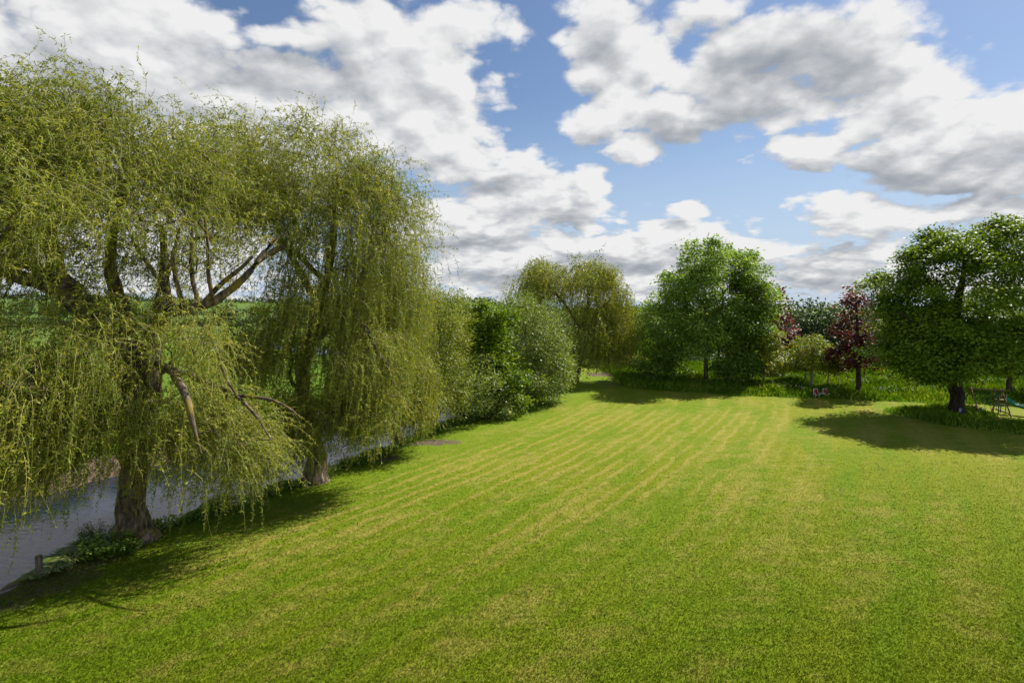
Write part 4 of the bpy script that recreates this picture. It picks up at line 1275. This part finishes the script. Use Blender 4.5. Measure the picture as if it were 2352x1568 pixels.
def leafy(name, label, cat, group, px, py, rx, rz, n, L, seed, mat, W=0.7):
    r = np.random.default_rng(seed)
    b = ground(px, py, 0)
    b[2] = float(height(b[0], b[1]))
    root = empty(name, b, label, cat, group)
    m = max(8, n // 26)
    a = r.uniform(0, 6.283, m); q = rx * np.sqrt(r.random(m))
    st = np.stack([b[0] + np.cos(a) * q, b[1] + np.sin(a) * q * .7, np.zeros(m)], -1)
    st[:, 2] = height(st[:, 0], st[:, 1])
    hh = rz * r.uniform(.5, 1.15, m) * (1 - 0.45 * (q / rx) ** 2)
    P = strands(st, norm(np.stack([np.cos(a) * .3, np.sin(a) * .3, np.ones(m)], -1) + r.normal(size=(m, 3)) * .15), hh, r, 4, 0.25)
    v, f = tubes(P, np.full((m, 4), 0.007), 3)
    build('stem', v, f, M_sedge if False else M_stalk, root)
    idx = r.integers(0, m, n); s = 0.25 + .75 * r.random(n); fk = s * 3; k = np.minimum(fk.astype(int), 2)
    pos = P[idx, k] + (P[idx, k + 1] - P[idx, k]) * (fk - k)[:, None] + r.normal(size=(n, 3)) * .05
    D = norm(r.normal(size=(n, 3)) * [1, 1, .35] + [0, 0, -.15])
    v, f, tn = leaf_quads(pos, D, np.array([0, 0, 1.0]) + r.normal(size=(n, 3)) * .4, L * r.uniform(.6, 1.3, n), L * W, np.clip(r.normal(.5, .22, n), 0, 1), fold=.15)
    build('foliage', v, f, mat, root, {'tint': ('FACE', tn)})
    return root


M_stalk = plain_mat('green_stalk', (0.11, 0.15, 0.03), 0.6)
leafy('nettle_patch', 'dense leafy green nettle patch at the foot of the nearest willow, beside the stone', 'plant', None, 255, 1268, 0.75, 0.75, 2600, 0.11, 1, M_nettle)
leafy('nettle_patch', 'leaning tangle of bank weeds just left of the nettles', 'plant', None, 225, 1240, 0.5, 0.8, 1300, 0.09, 2, M_nettle, 0.35)


def bank_growth():
    """the weedy strip between lawn and water: one continuous growth"""
    r = np.random.default_rng(300)
    n = 80000
    y = r.uniform(18.6, 56, n)
    s = r.normal(0.05, 0.42, n)
    x = np.interp(y, _yy, _bx) / 1.0 + s * np.sqrt(1 + np.interp(y, _yy, _sl) ** 2)
    keep = (np.sin(y * 1.3) + np.sin(y * 3.1 + 2) * .7 + r.normal(size=n) * .5 > -0.7)
    keep &= np.hypot(x - b1[0], y - b1[1]) > 0.62
    x, y = x[keep], y[keep]
    hh = 0.22 + 0.34 * (0.5 + 0.5 * np.sin(y * 0.9 + 1) * np.sin(y * 2.3)) + (y > 34) * .15
    P = np.stack([x, y, np.maximum(height(x, y), -0.6) + hh * r.random(len(x))], -1)
    m = len(P)
    v, f, tn = leaf_quads(P, norm(r.normal(size=(m, 3)) + [0, 0, .4]), rand_unit(m, r) + [0, 0, .8], r.uniform(.07, .16, m), .06, np.clip(.5 + .2 * np.sin(y * 1.7) + r.normal(0, .2, m), 0, 1))
    tag(build('bank_plants', v, f, M_nettle, None, {'tint': ('FACE', tn)}), 'weedy strip of nettles and grasses between lawn and river', 'plants', kind='stuff')
    # far bank growth
    n = 26000
    y = r.uniform(14, 75, n)
    s = -RIV_W - 1.0 - np.abs(r.normal(0, 1.5, n))
    sl = np.interp(y, _yy, _sl)
    x = np.interp(y, _yy, _bx) + s * np.sqrt(1 + sl * sl)
    keep = np.sin(y * .8) + np.sin(y * 2.2 + x) * .6 + r.normal(size=n) * .5 > -0.2
    x, y = x[keep], y[keep]
    v, q, t3 = blades(x, y, r.uniform(.25, .75, len(x)), 0.05, r, .4)
    tint = np.clip(r.normal(.5, .25, len(x)), 0, .99)
    tag(build('far_bank_grass', v, [q, t3], M_long, None, {'tint': ('FACE', np.concatenate([tint, tint]))}), 'rough grass along the far bank of the river', 'grass', kind='stuff')
    # daisies
    m = 72
    c = [ground(618, 1232), ground(520, 1290), ground(640, 1085), ground(420, 1255)]
    P = np.concatenate([np.stack([cc[0] + r.normal(size=m // 4) * .45, cc[1] + r.normal(size=m // 4) * .3, np.full(m // 4, .05)], -1) for cc in c])
    v, f, tn = leaf_quads(P, norm(r.normal(size=P.shape) * [1, 1, .1]), np.array([0, 0, 1.0]) + r.normal(size=P.shape) * .1, .026, .024, r.random(len(P)))
    tag(build('daisies', v, f, bpy.data.materials['white_petal'], None), 'tiny white daisies dotted in the shaded lawn by the willows', 'flowers', kind='stuff')


bank_growth()

# ------------------------------------------------------------------ small built things
M_post = bark_mat('weathered_post', (0.07, 0.055, 0.04), (0.17, 0.135, 0.10), (0.27, 0.22, 0.165), 16.0)
M_cut = plain_mat('cut_wood', (0.30, 0.20, 0.12), 0.8, 0.3, 20)
pb = ground(90, 1326); pb[2] = float(height(pb[0], pb[1]))
post = empty('mooring_post', pb, 'round weathered wooden post standing at the water edge', 'post')
mb = MB(); mb.tube([pb + [0, 0, -.3], pb + [0, 0, .1], pb + [.01, 0, .4], pb + [.015, 0, .66], pb + [.015, 0, .675]], [.095, .095, .093, .092, .086], 14)
mb.build('shaft', M_post, post, True)
mb = MB(); mb.tube([pb + [.015, 0, .676], pb + [.015, 0, .684]], [.073, .068], 14); mb.build('top', M_cut, post)

M_plank = bark_mat('old_plank', (0.17, 0.12, 0.085), (0.30, 0.22, 0.16), (0.42, 0.32, 0.25), 9.0)
e0, e1 = ground(-70, 1392, -.06), ground(66, 1342, -.06)
ed = empty('timber_edging', e0 * .5 + e1 * .5, 'old plank edging the bank at the lower left corner', 'edging')
mb = MB(); mb.bar(e0, e1, .24, .09); mb.build('plank', M_plank, ed)
for s in (.25, .8):
    mb = MB()
    p_ = e0 + (e1 - e0) * s + np.array([-.1, .05, 0]); mb.tube([p_ + [0, 0, -.6], p_ + [0, 0, -.01]], [.04, .035], 8)
    mb.build('stake', M_post, ed)

# stone at the willow foot
def stone():
    import bmesh
    s = ground(325, 1246)
    bm = bmesh.new()
    bmesh.ops.create_icosphere(bm, subdivisions=3, radius=1)
    r = np.random.default_rng(4)
    planes = [(norm(r.normal(size=3)), r.uniform(.62, .85)) for _ in range(9)]
    for v in bm.verts:
        c = np.array(v.co)
        for nn, dd in planes:
            k = np.dot(c, nn)
            if k > dd: c = c - nn * (k - dd)
        v.co = Vector(c * [.26, .2, .27])
    me = bpy.data.meshes.new('stone'); bm.to_mesh(me); bm.free()
    me.materials.append(plain_mat('sandstone', (0.36, 0.27, 0.19), 0.9, .25, 7, .2, .6))
    o = bpy.data.objects.new('stone', me); COL.objects.link(o)
    o.location = (s[0], s[1], .12); o.rotation_euler = (.3, .4, .5)
    tag(o, 'angular pinkish-tan stone lying at the foot of the nearest willow', 'stone')


stone()

# play swing and slide
M_timber = bark_mat('swing_timber', (0.12, 0.08, 0.045), (0.22, 0.155, 0.09), (0.34, 0.25, 0.15), 14.0)
M_rope = plain_mat('green_rope', (0.10, 0.33, 0.20), 0.7)
M_slide = plain_mat('slide_plastic', (0.015, 0.22, 0.15), 0.25, .08, 3, .5)
M_white = plain_mat('white_paint', (0.72, 0.70, 0.66), 0.5, .08, 6)
M_seat = plain_mat('swing_seat', (0.30, 0.10, 0.07), 0.5)
lf, lb_ = np.array([34.3, 41.2, 0.05]), np.array([34.7, 43.9, 0.05])
rf, rb_ = np.array([35.95, 40.5, 0.05]), np.array([36.9, 43.4, 0.05])
la, ra = np.array([34.55, 42.5, 1.86]), np.array([36.45, 42.0, 1.82])
sw = empty('garden_swing', (lf + rb_) / 2, 'wooden garden swing frame with two rope swings and a green slide beside the sycamore', 'swing set')
mb = MB(); d_ = norm(ra - la); mb.tube([la - d_ * .15, ra + d_ * .2], [.05, .05], 10); mb.build('crossbeam', M_timber, sw, True)
for a_, apex in ((lf, la), (lb_, la), (rf, ra), (rb_, ra)):
    mb = MB(); mb.tube([a_ - [0, 0, .1], apex + (apex - a_) * .06 + [0, 0, -.02]], [.05, .045], 10); mb.build('leg', M_timber, sw, True)
for a_, c_ in ((lf, lb_), (rf, rb_)):
    mb = MB(); mb.bar(a_ + (c_ - a_) * .08 + [0, 0, .22], a_ + (c_ - a_) * .94 + [0, 0, .22], .06, .08); mb.build('brace', M_timber, sw)
for s in (.33, .72):
    p_ = la + (ra - la) * s
    dx = d_ * .2
    seat_z = .42
    mb = MB(); cc = np.array([p_[0], p_[1] - .15, seat_z]); mb.bar(cc - dx * 1.15, cc + dx * 1.15, .17, .035); st_ = mb.build('swing_seat', M_seat if s > .5 else M_slide, sw)
    for sg in (-1, 1):
        mb = MB()
        top = p_ + dx * sg * .8
        for e in (-1, 1):
            mb.tube([top + [0, 0, -.05], (top + cc + dx * sg) / 2 + np.array([0, e * .05, 0]), cc + dx * sg + np.array([0, e * .08, 0])], [.013, .013, .013], 5)
        mb.build('rope', M_rope, st_)
# ladder + platform + slide
pl_ = np.array([36.75, 42.5, 1.05])
mb = MB()
mb.bar(pl_ + [-.28, 0, 0], pl_ + [.28, 0, 0], .5, .05); mb.build('platform', M_timber, sw)
for o_ in ((-.27, -.22), (.27, -.22), (-.27, .22), (.27, .22)):
    mb = MB(); q_ = np.array([pl_[0] + o_[0], pl_[1] + o_[1], 0]); mb.bar(q_, q_ + [0, 0, 1.5], .055); mb.build('platform_post', M_timber, sw)
for z_ in (.25, .5, .75):
    mb = MB(); q_ = np.array([pl_[0], pl_[1] - .255, z_]); mb.bar(q_ + [-.24, 0, 0], q_ + [.24, 0, 0], .04); mb.build('rung', M_white, sw)
# slide chute: U section swept down a curve
s0, s1 = pl_ + [.30, -.1, .04], np.array([38.05, 40.7, .14])
K = 12
tt = np.linspace(0, 1, K)
path = s0[None] + (s1 - s0)[None] * tt[:, None]
path[:, 2] = s0[2] + (s1[2] - s0[2]) * (tt + .10 * np.sin(tt * 2 * math.pi)) ** 1.0
hd = norm(np.array([s1[0] - s0[0], s1[1] - s0[1], 0])); sd = np.array([-hd[1], hd[0], 0])
sec = [(-.24, .16), (-.24, .18), (-.20, .18), (-.18, .0), (.18, .0), (.20, .18), (.24, .18), (.24, .16), (.21, -.03), (-.21, -.03)]
V = np.array([[p_ + sd * u + np.array([0, 0, h_]) for u, h_ in sec] for p_ in path])
m_ = len(sec)
F = [[k * m_ + i, k * m_ + (i + 1) % m_, (k + 1) * m_ + (i + 1) % m_, (k + 1) * m_ + i] for k in range(K - 1) for i in range(m_)]
build('slide', V.reshape(-1, 3), np.array(F), M_slide, sw, smooth=False)

# companion seat in the long grass
M_red = plain_mat('red_cushion', (0.36, 0.030, 0.035), 0.8, .2, 10)
cs = ground(1890, 912, 0); cs = np.array([(1892 - 1176) / FPX * 49.9, 49.9, 0.02])
seat = empty('companion_seat', cs, 'white garden seat of two red-padded chairs joined by a small table', 'garden seat')
for sg in (-1, 1):
    c_ = cs + np.array([sg * .62, 0, 0])
    ch_ = MB(); ch_.bar(c_ + [-.27, 0, .42], c_ + [.27, 0, .42], .5, .05); so = ch_.build('chair_seat', M_white, seat)
    mb = MB()
    mb.bar(c_ + [-.25, .24, .40], c_ + [-.25, .34, 1.10], .06); mb.bar(c_ + [.25, .24, .40], c_ + [.25, .34, 1.10], .06)
    mb.bar(c_ + [-.28, .345, 1.10], c_ + [.28, .345, 1.10], .06, .08)
    for k in range(5):
        u = -.17 + k * .085
        mb.bar(c_ + [u, .26, .46], c_ + [u, .338, 1.05], .05, .02)
    mb.build('chair_back', M_white, seat)
    mb = MB(); mb.bar(c_ + [0, .18, .52], c_ + [0, .26, .98], .40, .09, up=(0, 1, 0), bev=.35); mb.build('back_cushion', M_red, seat)
    mb = MB(); mb.bar(c_ + [-.22, -.02, .475], c_ + [.22, -.02, .475], .42, .06, bev=.35); mb.build('seat_cushion', M_red, seat)
    for lx in (-.24, .24):
        for ly in (-.22, .22):
            mb = MB(); mb.bar(c_ + [lx, ly, -.1], c_ + [lx, ly, .395], .055); mb.build('leg', M_white, seat)
    for ax in (-.28, .28):
        mb = MB(); mb.bar(c_ + [ax, -.26, .62], c_ + [ax, .26, .62], .07, .03); mb.bar(c_ + [ax, -.22, .40], c_ + [ax, -.22, .605], .05); mb.build('armrest', M_white, seat)
mb = MB(); mb.bar(cs + [-.31, 0, .56], cs + [.31, 0, .56], .42, .04); mb.build('table_top', M_white, seat)
seat.scale = (0.68, 0.68, 0.68)

# thin stake with a white top, left of the clump
sp = np.array([(1495 - 1176) / FPX * 62, 62, 0.1])
stk = empty('marker_stake', sp, 'thin dark stake with a white top at the left end of the long grass', 'stake')
mb = MB(); mb.tube([sp + [0, 0, -.2], sp + [0, 0, 1.15]], [.06, .055], 8); mb.build('shaft', M_dbark, stk, True)
mb = MB(); mb.tube([sp + [0, 0, 1.16], sp + [0, 0, 1.34], sp + [0, 0, 1.38]], [.075, .075, .05], 8); mb.build('cap', M_white, stk, True)

# post with a pale tag before the sycamore
tp_ = np.array([(2214 - 1176) / FPX * 39.6, 39.6, 0.1])
tpost = empty('marker_post', tp_, 'dark post with a pale bluish plate in the long grass before the sycamore trunk', 'post')
mb = MB(); mb.tube([tp_ + [0, 0, -.2], tp_ + [.01, 0, 1.5], tp_ + [.01, 0, 1.55]], [.06, .055, .03], 8); mb.build('shaft', M_dbark, tpost, True)
mb = MB(); mb.bar(tp_ + [-.03, -.075, .55], tp_ + [-.03, -.075, .82], .17, .03, up=(0, 1, 0)); mb.build('plate', plain_mat('pale_plate', (0.36, 0.36, 0.62), .4, .1), tpost)
